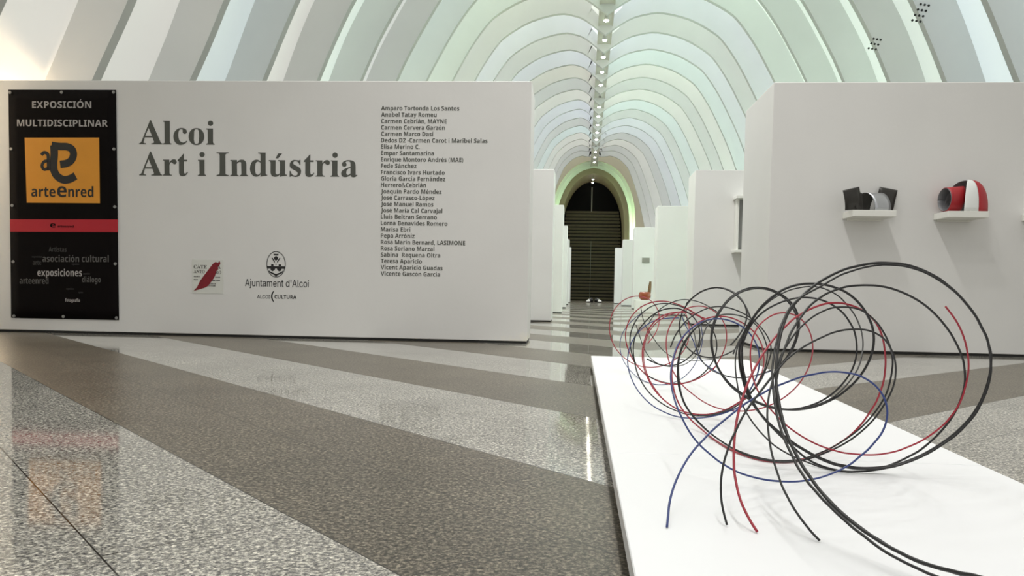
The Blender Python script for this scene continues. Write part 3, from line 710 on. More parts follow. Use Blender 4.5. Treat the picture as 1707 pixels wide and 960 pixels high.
  's': [365, ['182,-8 145,-5 112,3 84,18 62,38 45,63 36,94 94,107 105,79 124,60 150,49 181,45 217,50 244,62 262,81 268,103 265,121 254,136 237,147 212,155 149,170 104,186 72,208 53,237 47,274 51,305 65,332 87,354 115,370 149,381 187,384 223,381 254,372 279,358 299,339 314,316 324,290 268,277 258,298 243,316 219,328 187,333 156,329 131,317 114,299 109,277 112,258 124,243 144,232 172,223 229,209 275,194 306,171 325,142 331,107 326,75 312,47 290,24 260,6 223,-5']],
  't': [227, ['65,471 126,471 126,379 204,379 204,327 126,327 126,98 128,76 136,61 150,53 202,54 213,2 168,-4 125,2 92,21 72,52 65,93 65,327 6,327 6,379 65,379']],
  'u': [410, ['182,-5 146,-1 115,11 89,31 69,59 57,95 53,139 53,379 114,379 114,144 119,105 137,75 164,56 200,50 226,53 249,62 268,77 283,97 293,122 296,153 296,379 357,379 357,0 298,0 298,92 307,92 286,47 257,17 222,0']],
 },
}
ACC = {'\u00f3': 'o', '\u00e1': 'a', '\u00e9': 'e', '\u00ed': 'i', '\u00fa': 'u', '\u00d3': 'O', '\u00c0': 'A', '\u00f1': 'n'}


def contour_set(face, text, squeeze=1.0):
    """list of closed outlines (1000 units per em) and the total advance"""
    G = GLYPHS[face]
    out, x = [], 0
    for ch in text:
        if ch == ' ':
            x += 190 if face != 'S' else 170
            continue
        base = ACC.get(ch, ch)
        if base not in G:
            x += 200
            continue
        adv, cs = G[base]
        cs = [[tuple(map(int, p.split(','))) for p in c.split()] for c in cs]
        if ch == '\u00ed':
            cs = [c for c in cs if min(p[1] for p in c) < 100]
        for c in cs:
            out.append([(x + p[0], p[1]) for p in c])
        if ch in ACC:
            xs = [p[0] for c in cs for p in c]
            top = max(p[1] for c in cs for p in c)
            mx = x + (min(xs) + max(xs)) / 2
            h = 95
            g = top + 35
            if ch == '\u00c0':
                out.append([(mx + 40, g), (mx - 10, g), (mx - 75, g + h), (mx - 10, g + h)])
            else:
                out.append([(mx - 45, g), (mx + 5, g), (mx + 80, g + h), (mx + 5, g + h)])
        x += adv
    return out, x


def flat_mesh(name, outlines, m, parent, y, depth=0.0012):
    """flat cut-out lettering / shapes standing in the local XZ plane at y"""
    cu = bpy.data.curves.new(name, 'CURVE')
    cu.dimensions = '2D'
    cu.fill_mode = 'BOTH'
    cu.extrude = depth / 2
    for c in outlines:
        sp = cu.splines.new('POLY')
        sp.points.add(len(c) - 1)
        for p, q in zip(sp.points, c):
            p.co = (q[0], q[1], 0, 1)
        sp.use_cyclic_u = True
    tmp = bpy.data.objects.new(name, cu)
    COL.objects.link(tmp)
    dg = bpy.context.evaluated_depsgraph_get()
    me = bpy.data.meshes.new_from_object(tmp.evaluated_get(dg))
    bpy.data.objects.remove(tmp)
    bpy.data.curves.remove(cu)
    for v in me.vertices:
        v.co = Vector((v.co.x, y - v.co.z, v.co.y))
    me.name = name
    me.materials.clear()
    me.materials.append(m)
    o = bpy.data.objects.new(name, me)
    COL.objects.link(o)
    o.parent = parent
    return o


def line(face, text, x, z, width=None, cap=None, tilt=0.0):
    """outlines of a line of text: left x, baseline z, fitted to width and cap height"""
    cs, adv = contour_set(face, text)
    xs = [p[0] for c in cs for p in c]
    x0, x1 = min(xs), max(xs)
    ch = max(p[1] for c in contour_set(face, 'A')[0] for p in c)
    sz = cap / ch if cap else width / (x1 - x0)
    sx = width / (x1 - x0) if width else sz
    return [[(x + (p[0] - x0) * sx, z + p[1] * sz + tilt * (p[0] - x0) * sx) for p in c] for c in cs]


def stroke(P, w, closed=False):
    """outline of a flat stroke of width w along P; w may be a list"""
    P = [Vector((a, b)) for a, b in P]
    ws = w if isinstance(w, (list, tuple)) else [w] * len(P)
    A, B = [], []
    for i, p in enumerate(P):
        t = (P[min(i + 1, len(P) - 1)] - P[max(i - 1, 0)]).normalized()
        n = Vector((-t.y, t.x)) * ws[i] / 2
        A.append(tuple(p + n))
        B.append(tuple(p - n))
    return A + B[::-1]


def arc(cx, cz, rx, rz, a0, a1, n=18):
    return [(cx + rx * math.cos(math.radians(a0 + (a1 - a0) * i / n)), cz + rz * math.sin(math.radians(a0 + (a1 - a0) * i / n))) for i in range(n + 1)]


def rect(x0, x1, z0, z1):
    return [(x0, z0), (x1, z0), (x1, z1), (x0, z1)]


# ------------------------------------------------------------------ partition panels
def partition(label, x, y, rz, w, h, th, m='panel', dirn=1):
    """dirn 1: runs to +x from the corner, -1: to -x"""
    t = empty('partition_panel', label, 'partition', (x, y, 0), rz, 'white partition panels flanking the aisle')
    x0, x1 = (0, w) if dirn > 0 else (-w, 0)
    boxed('panel_body', M[m], t, (x0, x1, 0, th, 0.022, h), bevel=.006)
    boxed('base_strip', M['gap'], t, (x0 + .012, x1 - .012, .012, th - .012, 0.0, 0.024))
    return t


L1 = partition('large white partition carrying the title lettering, left foreground', -.5, 7.17, math.atan2(.12, 4.97), 5.05, 2.34, .70, 'scuffed', -1)
for (y, x, w), lb in zip([(12.3, -.49, 4.2), (17.35, -.47, 3.4), (22.8, -.50, 2.6), (28.7, -.55, 1.9), (33.85, -.57, 1.3)],
                         ['second from the front on the left of the aisle', 'third from the front on the left of the aisle', 'fourth from the front on the left of the aisle',
                          'fifth from the front on the left of the aisle', 'farthest of the left row by the shutter']):
    partition('plain white partition, ' + lb, x, y, 0, w, 2.34, .6, 'panel', -1)
R1 = partition('large white partition carrying the small wall shelves, right foreground', 1.557, 6.97, math.atan2(.03, 1.95), 4.1, 2.27, 1.1, 'panel', 1)
RP = []
for (y, x, w), lb in zip([(12.3, 1.64, 3.6), (17.36, 1.54, 2.9), (23.1, 1.40, 2.2), (28.5, 1.35, 1.5), (33.85, 1.29, 1.1)],
                         ['second from the front on the right, with a white display frame', 'third from the front on the right of the aisle',
                          'fourth from the front on the right, with a small grey plaque', 'fifth from the front on the right of the aisle', 'farthest of the right row by the shutter']):
    RP.append(partition('white partition, ' + lb, x, y, 0, w, 2.34, .8 if y < 13 else .6, 'panel', 1))

# title, list of names and institution marks on the left partition
YL = -.0012
t1 = line('S', 'Alcoi', -3.612, 1.761, .716, .219)
t2 = line('S', 'Art i Ind\u00fastria', -3.611, 1.475, 2.044, .219, tilt=.003)
tag(flat_mesh('title_lettering', t1 + t2, M['vinyl'], L1, YL), 'dark grey serif title lettering')
NAMES = ['Amparo Tortonda Los Santos', 'Anabel Tatay Romeu', 'Carmen Cebri\u00e1n, MAYNE', 'Carmen Cervera Garz\u00f3n', 'Carmen Marco Das\u00ed',
         'Dedos D2 -Carmen Carot i Maribel Salas', 'Elisa Merino C.', 'Empar Santamarina', 'Enrique Montoro Andr\u00e9s (MAE)', 'Fede S\u00e1nchez',
         'Francisco Ivars Hurtado', 'Gloria Garc\u00eda Fern\u00e1ndez', 'Herrero&Cebri\u00e1n', 'Joaqu\u00edn Pardo M\u00e9ndez', 'Jos\u00e9 Carrasco-L\u00f3pez',
         'Jos\u00e9 Manuel Ramos', 'Jos\u00e9 Mar\u00eda Cal Carvajal', 'Llu\u00eds Beltran Serrano', 'Lorna Benavides Romero', 'Marisa Ebri', 'Pepa Arr\u00f3niz',
         'Rosa Marin Bernard, LASIMONE', 'Rosa Soriano Marzal', 'Sabina  Requena Oltra', 'Teresa Aparicio', 'Vicent Aparicio Guadas', 'Vicente Gasc\u00f3n Garc\u00eda']
WID = {0: .713, 5: .972, 26: .545}
cs = []
for i, nme in enumerate(NAMES):
    z = 2.078 - i * (2.078 - .592) / 26
    cs0, adv = contour_set('B', nme)
    xs = [p[0] for c in cs0 for p in c]
    cs += line('B', nme, -1.355 + .0005 * i, z, (max(xs) - min(xs)) * .0000731, .0385)
tag(flat_mesh('name_list', cs, M['vinyl'], L1, YL), 'dark grey column of names')
# crest
cx, cz, u = -2.316, .6785, .000345


def C2(L):
    return [(cx + (a - 487) * u, cz - (b - 490) * u) for a, b in L]


sh = [arc(cx, cz, .0895, .1195, 0, 359, 40), arc(cx, cz, .0835, .1135, 0, 359, 40),
      C2([(415, 215), (555, 215), (545, 255), (425, 255)]), C2([(485, 268), (540, 310), (535, 360), (485, 392), (435, 360), (430, 310)]),
      C2([(365, 320), (395, 320), (460, 430), (440, 445)]), C2([(605, 320), (575, 320), (510, 430), (530, 445)]),
      C2([(355, 490), (415, 490), (415, 540), (355, 540)]), C2([(560, 490), (620, 490), (620, 540), (560, 540)]), C2([(465, 480), (505, 480), (485, 515)]),
      C2([(245, 545), (735, 545), (722, 610), (640, 605), (620, 660), (580, 675), (535, 655), (510, 610), (487, 585), (460, 615), (440, 655), (395, 675), (350, 655), (335, 605), (258, 610)]),
      C2([(305, 655), (340, 690), (487, 750), (640, 690), (670, 655), (680, 690), (640, 725), (515, 785), (505, 815), (470, 815), (460, 785), (335, 725), (295, 690)])]
crest = tag(flat_mesh('town_crest', sh[:2], M['black'], L1, YL), 'oval black crest')
for i, q in enumerate(sh[2:]):
    flat_mesh('crest_figure', [q], M['black'], crest, YL - .0004 * (i % 3))
tag(flat_mesh('council_lettering', line('R', "Ajuntament d'Alcoi", -2.607, .473, .598, .066), M['black'], L1, YL), 'black sans lettering under the crest')
cs = line('R', 'ALCOI', -2.492, .3635, .120, .031) + line('B', 'CULTURA', -2.329, .3645, .205, .032)
cs.append(stroke(arc(-2.250, .383, .105, .085, 142, 218, 12), [.004, .007, .010, .012, .013, .014, .014, .014, .013, .012, .010, .007, .004]))
tag(flat_mesh('culture_lettering', cs, M['black'], L1, YL), 'small black lettering with a tall bracket')

# transfer square with the red feather
st = empty('square_transfer', 'pale square transfer with a red feather on the left partition', 'sticker', (0, 0, 0))
st.matrix_world = Matrix.Translation(Vector((-.5, 7.17, 0))) @ Matrix.Rotation(math.atan2(.12, 4.97), 4, 'Z')
boxed('backing', M['paper'], st, (-3.109, -2.812, -.003, -.0005, .398, .710))
for L_ in (line('S', 'C\u00c0TE', -3.092, .628, .125, .032), line('S', 'A', -2.870, .628, .034, .034), line('S', 'ANTO', -3.092, .585, .105, .030), line('S', 'RO', -2.885, .580, .055, .030)):
    flat_mesh('print_word', L_, M['print_m'], st, -.0038)
for z, a, b in ((.552, -3.09, -3.03), (.524, -3.09, -3.05), (.548, -2.885, -2.84), (.520, -2.93, -2.84), (.487, -2.955, -2.885), (.469, -2.95, -2.885)):
    cs = []
    xx = a
    while xx < b:
        wv = random.uniform(.006, .014)
        cs.append(rect(xx, min(b, xx + wv), z - .004, z + .006))
        xx += wv + .005
    flat_mesh('print_line', cs, M['print_m'], st, -.0038)
flat_mesh('feather_mark', [[(-3.094, .419), (-3.06, .455), (-3.03, .515), (-2.985, .575), (-2.938, .636), (-2.91, .672), (-2.885, .690), (-2.86, .682), (-2.848, .702), (-2.838, .680),
                            (-2.846, .660), (-2.862, .645), (-2.858, .625), (-2.877, .605), (-2.89, .56), (-2.915, .52), (-2.938, .49), (-2.955, .468), (-2.985, .452), (-3.03, .438)]], M['feather'], st, -.0048)

# ------------------------------------------------------------------ black banner
bn = empty('exhibition_banner', 'tall black printed banner with orange logo square, hung on the left partition', 'banner', (0, 0, 0))
bn.matrix_world = Matrix.Translation(Vector((-.5, 7.17, 0))) @ Matrix.Rotation(math.atan2(.12, 4.97), 4, 'Z')
bm = bmesh.new()
rows = []
for i in range(23):
    z = .135 + (2.252 - .135) * i / 22
    row = []
    for j in range(13):
        k = j / 12
        xl = -4.855 - .004 * i / 22
        xr = -3.807 - .019 * i / 22
        row.append((xl + (xr - xl) * k, -.007 - .0025 * math.sin(k * math.pi) * (0.6 + .4 * math.sin(i * .7)), z))
    rows.append(row)
sheet(bm, rows, .0022)
link_mesh('banner_sheet', bm, M['softblack'], bn, smooth=True)
YB = -.0125
flat_mesh('heading_word', line('B', 'EXPOSICI\u00d3N', -4.628, 2.084, .569, .062, .003), M['print_l'], bn, YB)
flat_mesh('heading_word', line('B', 'MULTIDISCIPLINAR', -4.775, 1.917, .872, .062), M['print_l'], bn, YB)
flat_mesh('logo_square', [[(-4.703, 1.811), (-3.986, 1.816), (-3.981, 1.214), (-4.688, 1.211)]], M['orange'], bn, YB)


def B2(L):
    """zoomed photo coordinates of the banner mark to metres on the banner"""
    return [(-4.561 + (a - 150) * .002575, 1.760 - (b - 245) * .002495) for a, b in L]


def Bs(L, w):
    return stroke([(p.x, p.z) for p in catmull([(a, 0, b) for a, b in B2(L)], 5)], w)


logo = [Bs([(205, 252), (206, 285), (203, 320), (205, 345), (216, 365), (238, 378), (262, 376), (285, 364)], .072)]
logo2 = [Bs([(196, 252), (225, 256), (254, 257), (272, 266), (278, 285), (270, 306), (252, 318), (228, 322)], .068)]
logo3 = [Bs([(158, 288), (168, 279), (181, 284), (184, 305), (184, 345)], .030), Bs([(184, 308), (168, 313), (160, 328), (168, 341), (186, 336)], .028)]
nm = line('B', 'arte', -4.643, 1.268, .235, .095) + line('B', 'e', -4.392, 1.268, .092, .128) + line('B', 'nred', -4.285, 1.270, .243, .095)
lg = flat_mesh('logo_lettering', nm, M['black'], bn, YB - .0016)
for i, q in enumerate((logo, logo2, logo3)):
    for c in q:
        flat_mesh('logo_stroke', [c], M['black'], bn, YB - .0016 - .0007 * i)
flat_mesh('red_stripe', [[(-4.853, 1.056), (-3.812, 1.067), (-3.812, .950), (-4.852, .939)]], M['red'], bn, YB)
flat_mesh('stripe_lettering', line('B', 'e', -4.463, .985, .055, .05) + line('B', 'arteenred', -4.39, .987, .155, .020), M['softblack'], bn, YB - .0016)
for L_ in (line('B', 'asociaci\u00f3n', -4.541, .664, .356, .062, .012), line('B', 'cultural', -4.160, .669, .261, .062, .012), line('B', 'arteenred', -4.765, .457, .281, .058, .01), line('B', 'di\u00e1logo', -4.158, .481, .181, .052, .01)):
    flat_mesh('banner_word', L_, M['print_m'], bn, YB)
flat_mesh('banner_word', line('B', 'exposiciones', -4.591, .531, .433, .066, .012), M['print_l'], bn, YB)
flat_mesh('banner_word', line('B', 'fotografia', -4.323, .297, .144, .030), M['print_l'], bn, YB)
flat_mesh('banner_word', line('B', 'Artistas', -4.479, .760, .173, .044), M['print_d'], bn, YB)
flat_mesh('banner_word', line('B', 'arte', -4.635, .634, .082, .046), M['print_d'], bn, YB)
for x0, x1, z in ((-4.644, -4.545, .703), (-4.257, -4.184, .640), (-4.148, -4.08, .553), (-4.313, -4.24, .410), (-4.195, -4.15, .378)):
    flat_mesh('banner_word', line('B', 'exposicion', x0, z, x1 - x0, .016), M['print_d'], bn, YB)
for x, z in [(-4.842, 2.226), (-4.344, 2.229), (-3.847, 2.230), (-4.837, 1.707), (-3.845, 1.713), (-4.832, 1.184), (-3.839, 1.183), (-4.828, .661), (-3.837, .657), (-4.825, .152), (-4.342, .157), (-3.828, .155)]:
    bm = bmesh.new()
    cylinder(bm, (x, -.011, z), .014, .008, 'y', 18)
    cylinder(bm, (x, -.0145, z), .007, .006, 'y', 12)
    link_mesh('eyelet', bm, M['eyelet'], bn)

# ------------------------------------------------------------------ platform
pl = empty('display_platform', 'long low white platform carrying the coiled rod sculpture', 'platform', (.56, 3.0, 0))
XL = lambda y: .0885 - .0068 * y - .56
XR = lambda y: .935 + .0155 * y - .56
for y0, y1 in ((1.998, 5.0), (-1.2, 1.993)):
    bm = bmesh.new()
    box(bm, 0, 1, 0, 1, .043, .080)
    for v in bm.verts:
        yy = y0 + v.co.y * (y1 - y0)
        v.co.x = XL(yy) + v.co.x * (XR(yy) - XL(yy))
        v.co.y = yy - 3.0
    bmesh.ops.bevel(bm, geom=bm.edges[:], offset=.002, segments=1, affect='EDGES')
    link_mesh('top_board', bm, M['board'], pl)
PX0, PX1 = -.49, .38
boxed('recessed_base', M['gap'], pl, (PX0 + .08, PX1 - .08, -4.1, 1.90, 0.0, .043))

# ------------------------------------------------------------------ coiled rod sculpture
RODS = [
 ('black', 0.0029, '547,970,141 543,984,138 539,999,135 534,1013,132 529,1028,129 524,1042,126 518,1056,123 512,1071,121 505,1085,118 498,1100,116 491,1114,114 483,1128,113 476,1143,112 468,1157,113 460,1172,115 452,1186,117 444,1201,120 436,1215,124 428,1229,128 420,1244,133 412,1258,139 404,1273,146 396,1288,154 390,1304,162 384,1322,171 379,1341,181 374,1361,191 370,1380,202 366,1400,215 363,1420,228 361,1439,242 360,1459,258 360,1479,274 361,1498,291 362,1518,308 365,1538,326 369,1557,345 375,1577,364 382,1597,384 390,1616,404 400,1636,424 412,1656,443 428,1675,461 447,1695,477 468,1714,493 490,1732,507 512,1746,519 534,1754,530 556,1759,539 579,1764,545 602,1768,550 626,1773,553 649,1777,553 673,1781,552 697,1786,548 720,1790,541 742,1794,532 764,1799,521 784,1803,507 803,1808,493 821,1812,476 838,1816,458 854,1821,439 867,1825,418 880,1829,397 889,1834,374 895,1838,351 898,1842,327 897,1846,303 893,1849,280 886,1850,257 876,1850,236 864,1850,216 849,1850,197 833,1850,180 816,1850,165 797,1850,150 778,1850,137 758,1850,125 737,1850,115 715,1850,106 692,1850,100 669,1850,96 646,1850,94 622,1850,94 599,1850,97 576,1850,101 553,1850,109 531,1850,118 510,1850,129 489,1850,141 469,1850,155 450,1851,169 432,1853,184 415,1855,201 400,1857,219 386,1860,239 376,1862,261 369,1864,284 363,1866,308 360,1868,332 360,1870,357 366,1873,380 375,1875,403 388,1877,424 402,1879,445 418,1881,463 437,1884,479 457,1886,493 479,1888,502 503,1890,507 528,1892,508 552,1895,506 576,1897,500 599,1900,491 621,1906,477 640,1913,460 657,1922,440 671,1930,417 680,1939,393 684,1948,368 683,1957,342 677,1965,318 668,1974,295 656,1983,274 641,1991,255 624,2000,237 605,2009,223 585,2018,211 563,2026,202 539,2035,196 516,2044,194 492,2053,195 468,2061,200 445,2070,208 423,2079,218 402,2088,232 382,2097,248 366,2108,268 353,2121,290 345,2134,315 340,2147,342 341,2160,369 347,2173,396 358,2186,423 375,2199,447 395,2212,469 420,2225,486 449,2238,497 479,2252,500 510,2265,497 540,2278,486 567,2291,470 590,2304,448 605,2317,421 612,2330,391 611,2343,361 605,2356,331 594,2369,303 580,2383,276 566,2396,249 561,2400,240'),
 ('black', 0.0022, '507,950,129 503,963,127 498,977,126 493,990,125 488,1004,123 482,1017,122 476,1031,122 470,1044,121 463,1058,121 456,1071,121 449,1085,122 442,1098,123 434,1112,125 427,1125,127 420,1138,130 412,1152,135 405,1165,140 397,1179,145 390,1192,151 382,1206,158 375,1219,165 368,1233,172 361,1248,181 355,1266,189 351,1286,198 347,1307,208 345,1328,219 342,1349,231 340,1371,244 339,1392,258 339,1413,272 340,1434,288 342,1455,304 345,1476,321 348,1497,339 354,1518,357 361,1539,376 370,1560,395 379,1581,414 391,1602,432 405,1624,451 423,1645,467 444,1666,480 468,1686,491 492,1705,502 514,1718,514 535,1726,525 557,1731,533 579,1735,540 602,1740,545 625,1744,548 648,1749,548 672,1753,546 695,1758,541 717,1762,534 739,1767,524 760,1771,512 780,1776,499 799,1780,484 816,1785,467 832,1789,449 847,1794,430 860,1798,409 871,1803,387 880,1807,365 884,1812,342 886,1816,318 884,1819,294 879,1821,272 871,1822,250 862,1823,229 849,1824,210 835,1825,192 819,1826,175 801,1826,161 783,1827,147 764,1828,134 744,1829,123 723,1830,113 702,1831,105 679,1832,100 657,1833,96 634,1834,95 611,1834,95 588,1835,98 566,1836,103 544,1837,111 522,1838,121 502,1839,132 481,1841,144 462,1843,157 444,1845,171 426,1848,187 411,1850,205 397,1853,225 386,1856,246 378,1858,268 372,1861,292 367,1864,316 365,1867,339 366,1869,362 373,1872,385 383,1875,407 397,1877,426 415,1880,443 436,1883,456 458,1885,466 482,1888,473 506,1891,476 531,1893,474 554,1896,468 577,1900,457 598,1906,442 615,1914,423 630,1923,401 639,1932,377 644,1941,351 644,1950,326 639,1959,302 629,1968,279 616,1977,258 601,1986,240 582,1995,224 562,2004,212 540,2013,203 517,2022,198 493,2031,196 470,2040,199 447,2049,206 424,2058,215 403,2067,227 383,2076,243 366,2085,262 353,2094,284 344,2105,308 339,2118,335 338,2131,362 343,2144,389 353,2158,415 368,2171,440 387,2185,462 411,2198,480 439,2212,492 469,2225,497 499,2238,495 529,2252,485 556,2265,469 578,2279,447 594,2292,421 601,2306,391 601,2319,361 595,2333,332 585,2346,304 571,2360,278 556,2373,251 541,2387,224 526,2400,197'),
 ('black', 0.0024, '561,1000,125 556,1014,122 551,1028,120 546,1041,118 540,1055,116 534,1069,114 527,1083,112 521,1096,110 513,1110,109 506,1124,108 498,1138,107 490,1151,107 482,1165,107 474,1179,108 466,1193,110 457,1206,113 449,1220,117 440,1234,121 432,1248,126 423,1262,132 415,1275,138 406,1289,146 399,1303,154 391,1318,163 385,1336,172 380,1355,182 375,1374,193 371,1394,204 367,1414,217 364,1434,231 361,1454,245 360,1473,260 359,1493,277 361,1513,294 364,1533,312 371,1552,330 379,1572,348 389,1592,367 401,1612,386 413,1632,405 428,1651,423 445,1671,441 463,1691,458 484,1711,472 508,1730,485 534,1750,494 560,1767,501 586,1778,504 610,1785,505 634,1789,504 658,1792,500 681,1795,493 703,1799,484 724,1802,473 744,1806,460 763,1809,444 780,1813,427 796,1816,408 810,1820,388 822,1823,367 832,1826,345 838,1830,321 841,1833,298 840,1837,274 835,1840,251 828,1844,228 818,1847,207 806,1851,187 792,1854,168 777,1857,151 760,1859,135 740,1860,122 719,1860,110 698,1860,100 676,1860,92 653,1859,86 629,1858,84 605,1857,83 582,1859,85 559,1860,90 536,1860,98 515,1860,109 496,1860,124 478,1860,140 459,1860,156 441,1860,173 424,1860,190 408,1860,209 394,1860,229 383,1860,251 374,1860,274 369,1860,299 365,1860,323 364,1860,348'),
 ('red', 0.0020, '757,1750,463 773,1754,445 787,1757,426 799,1761,405 808,1765,384 815,1769,361 819,1772,338 820,1776,315 818,1780,292 814,1783,269 807,1787,247 797,1791,227 785,1795,208 770,1798,192 754,1802,177 737,1806,164 718,1810,153 698,1813,143 678,1817,136 656,1821,131 635,1824,129 613,1828,129 590,1832,130 569,1836,134 547,1839,140 526,1843,148 506,1848,158 488,1858,169 472,1872,181 458,1889,195 445,1908,210 433,1926,227 423,1945,246 416,1964,267 413,1982,290 413,2001,314 415,2019,339 422,2038,365 434,2057,389 452,2076,409 477,2097,425 507,2122,434 539,2150,433 571,2179,422 598,2209,402 619,2239,376 634,2269,346 642,2298,315 644,2328,283 641,2358,253 633,2388,223 620,2417,196 604,2447,172 584,2476,151 561,2503,134 535,2527,122 507,2550,114 478,2572,111 450,2594,112 427,2617,116 409,2639,122 388,2661,133 364,2683,150 340,2706,170 320,2728,196 304,2750,225 294,2772,258 289,2793,292 291,2811,326 301,2826,360 319,2841,392 345,2856,417 379,2871,432 417,2886,436 453,2901,426 485,2916,404 508,2931,372 519,2945,336 520,2960,297 511,2975,259 496,2990,223 484,3000,199'),
 ('red', 0.0024, '299,1354,83 292,1369,94 286,1385,106 281,1400,119 278,1416,133 277,1433,147 277,1452,162 279,1470,178 282,1489,194 286,1507,211 291,1526,228 297,1544,246 305,1563,264 314,1582,282 324,1601,300 336,1622,318 349,1643,335 363,1664,352 377,1686,366 391,1707,379 408,1729,394 428,1750,410 446,1771,423 460,1793,430 475,1814,436 497,1836,446 524,1857,456 552,1878,463 582,1897,465 610,1914,462 638,1928,454 664,1943,441 687,1957,424 705,1971,402 719,1986,378 729,2000,351 737,2014,324 742,2029,296 744,2043,268 742,2057,241 738,2071,214 730,2086,188 721,2100,163 709,2114,139 694,2127,117 674,2130,100 645,2111,88 607,2065,84 568,2011,83 532,1968,83 500,1941,83 473,1932,83 449,1938,83 428,1957,83 410,1989,83 394,2031,83 380,2089,83 369,2164,83 359,2253,84 347,2329,90 330,2378,102 312,2406,121 296,2429,143 285,2450,170 279,2471,199 277,2493,229 281,2514,261 291,2536,292 306,2557,322 326,2579,350 351,2603,374 382,2629,393 417,2657,404 455,2686,407 494,2714,401 532,2743,386 567,2771,365 597,2800,338 620,2829,304 634,2857,266 640,2886,226 637,2914,187 627,2942,149 610,2969,115 588,2992,83'),
 ('blue', 0.0021, '150,1359,83 154,1382,95 158,1406,108 164,1430,121 172,1453,134 182,1475,148 193,1496,161 206,1518,174 221,1539,187 238,1560,199 255,1581,211 274,1601,223 293,1620,234 313,1638,246 333,1657,257 355,1675,267 378,1693,277 401,1712,286 426,1730,293 451,1748,300 477,1766,306 504,1781,310 528,1789,314 551,1787,316 571,1780,315 590,1771,312 607,1762,304 622,1752,292 633,1743,276 639,1734,257 639,1725,237 633,1716,216 622,1707,197 607,1700,180 591,1694,164 574,1690,150 556,1685,136 536,1680,125 515,1676,116 494,1671,109 472,1667,104 449,1662,101 427,1658,100 404,1655,101 383,1657,102 363,1663,104 344,1672,107 325,1681,112 307,1690,120 289,1699,130 273,1709,142 257,1718,155 243,1727,170 231,1737,187 221,1750,206 213,1770,224 208,1798,242 205,1830,262 205,1862,283 209,1894,305 217,1926,327 228,1958,350 244,1990,371 265,2022,389 290,2054,404 318,2083,413 344,2108,416 370,2128,414 398,2147,406 426,2166,392 449,2184,372 468,2202,346 480,2221,318 485,2239,287 484,2257,257 477,2276,227 467,2294,197 463,2300,188'),
 ('black', 0.0020, '255,1386,83 251,1394,99 248,1401,115 247,1408,132 248,1417,150 251,1426,167 256,1437,183 263,1448,200 271,1459,217 281,1470,233 291,1481,250 302,1492,265 315,1503,281 329,1514,296 343,1525,311 357,1536,326 372,1549,341 388,1562,356 407,1577,369 427,1592,380 449,1608,390 472,1623,399 495,1638,407 520,1654,412 546,1669,414 572,1685,413 597,1700,407 621,1715,395 640,1731,378 655,1746,357 666,1762,334 672,1777,310 673,1790,286 669,1801,263 661,1809,241 651,1815,220 639,1822,200 625,1828,182 609,1834,165 592,1840,150 574,1846,137 554,1852,125 534,1858,114 513,1865,105 491,1871,99 469,1877,95 446,1883,95 423,1889,97 400,1895,101 378,1902,108 357,1908,118 336,1914,130 316,1920,143 297,1926,157 279,1932,174 263,1938,192 249,1945,213 240,1951,236 234,1957,260 232,1963,286 233,1969,311 238,1975,336 248,1982,360 263,1988,381 281,1994,399 303,2000,415'),
 ('black', 0.0020, '391,1320,83 382,1332,92 374,1345,102 367,1358,112 360,1372,124 355,1388,136 351,1407,148 349,1426,161 347,1445,175 346,1465,190 346,1484,205 347,1503,222 349,1523,239 352,1542,256 357,1561,274 364,1580,293 373,1599,312 382,1617,331 393,1636,350 406,1654,368 421,1673,386 438,1692,403 457,1710,419 479,1729,434 502,1748,445 528,1766,454 555,1784,457 582,1798,456 607,1808,450 629,1816,437 648,1824,421 664,1831,401 678,1839,379 688,1846,356 694,1854,332 695,1861,307 694,1869,282 690,1876,258 682,1884,235 672,1892,213 661,1903,192 650,1920,171 638,1941,151 625,1963,132 610,1984,114 593,2001,99 569,2002,88 540,1983,83 508,1959,83 481,1950,83 457,1956,83 436,1976,83 418,2009,83 402,2054,83 388,2115,83 375,2179,86 359,2224,95 341,2249,110 322,2266,129 304,2281,150 291,2296,174 283,2310,201 280,2325,230 279,2340,259 282,2355,289 291,2370,318 306,2385,344 325,2400,368'),
 ('black', 0.0020, '407,2200,319 422,2226,344 440,2251,370 460,2277,396 482,2302,420 507,2328,443 535,2353,464 565,2374,481 595,2385,495 624,2382,503 651,2372,507 677,2360,504 702,2347,493 723,2334,477 740,2321,455 753,2304,432 759,2280,406 758,2248,379 749,2211,352 734,2172,326 715,2134,301 691,2096,280 663,2058,261 635,2024,245 607,1997,231 578,1978,221 550,1962,214 521,1946,210 492,1931,210 463,1916,213 436,1900,220 410,1885,229 402,1880,232'),
 ('black', 0.0020, '461,2300,386 442,2275,360 427,2249,334 418,2224,306 414,2199,279 413,2173,252 414,2148,226 417,2123,201 424,2097,179 434,2072,159 446,2047,141 459,2022,126 474,1998,112 491,1977,102 509,1956,94 527,1935,89 545,1913,85 561,1887,83 578,1864,83 599,1855,83 624,1857,83 650,1863,84 675,1864,88 697,1862,94 712,1860,98'),
 ('black', 0.0026, '561,3000,276 525,2990,258 487,2980,247 447,2970,249 410,2961,261 379,2951,285 358,2941,318 348,2931,355 351,2921,393 363,2909,429 383,2891,460 408,2863,484 436,2827,498 465,2789,502 492,2750,493 514,2716,474 529,2688,447 533,2666,415 524,2646,383 505,2626,353 481,2607,326 472,2600,318'),
 ('black', 0.0026, '530,2600,410 523,2639,442 509,2678,469 488,2717,490 461,2757,501 432,2796,499 404,2835,485 380,2874,461 366,2900,442'),
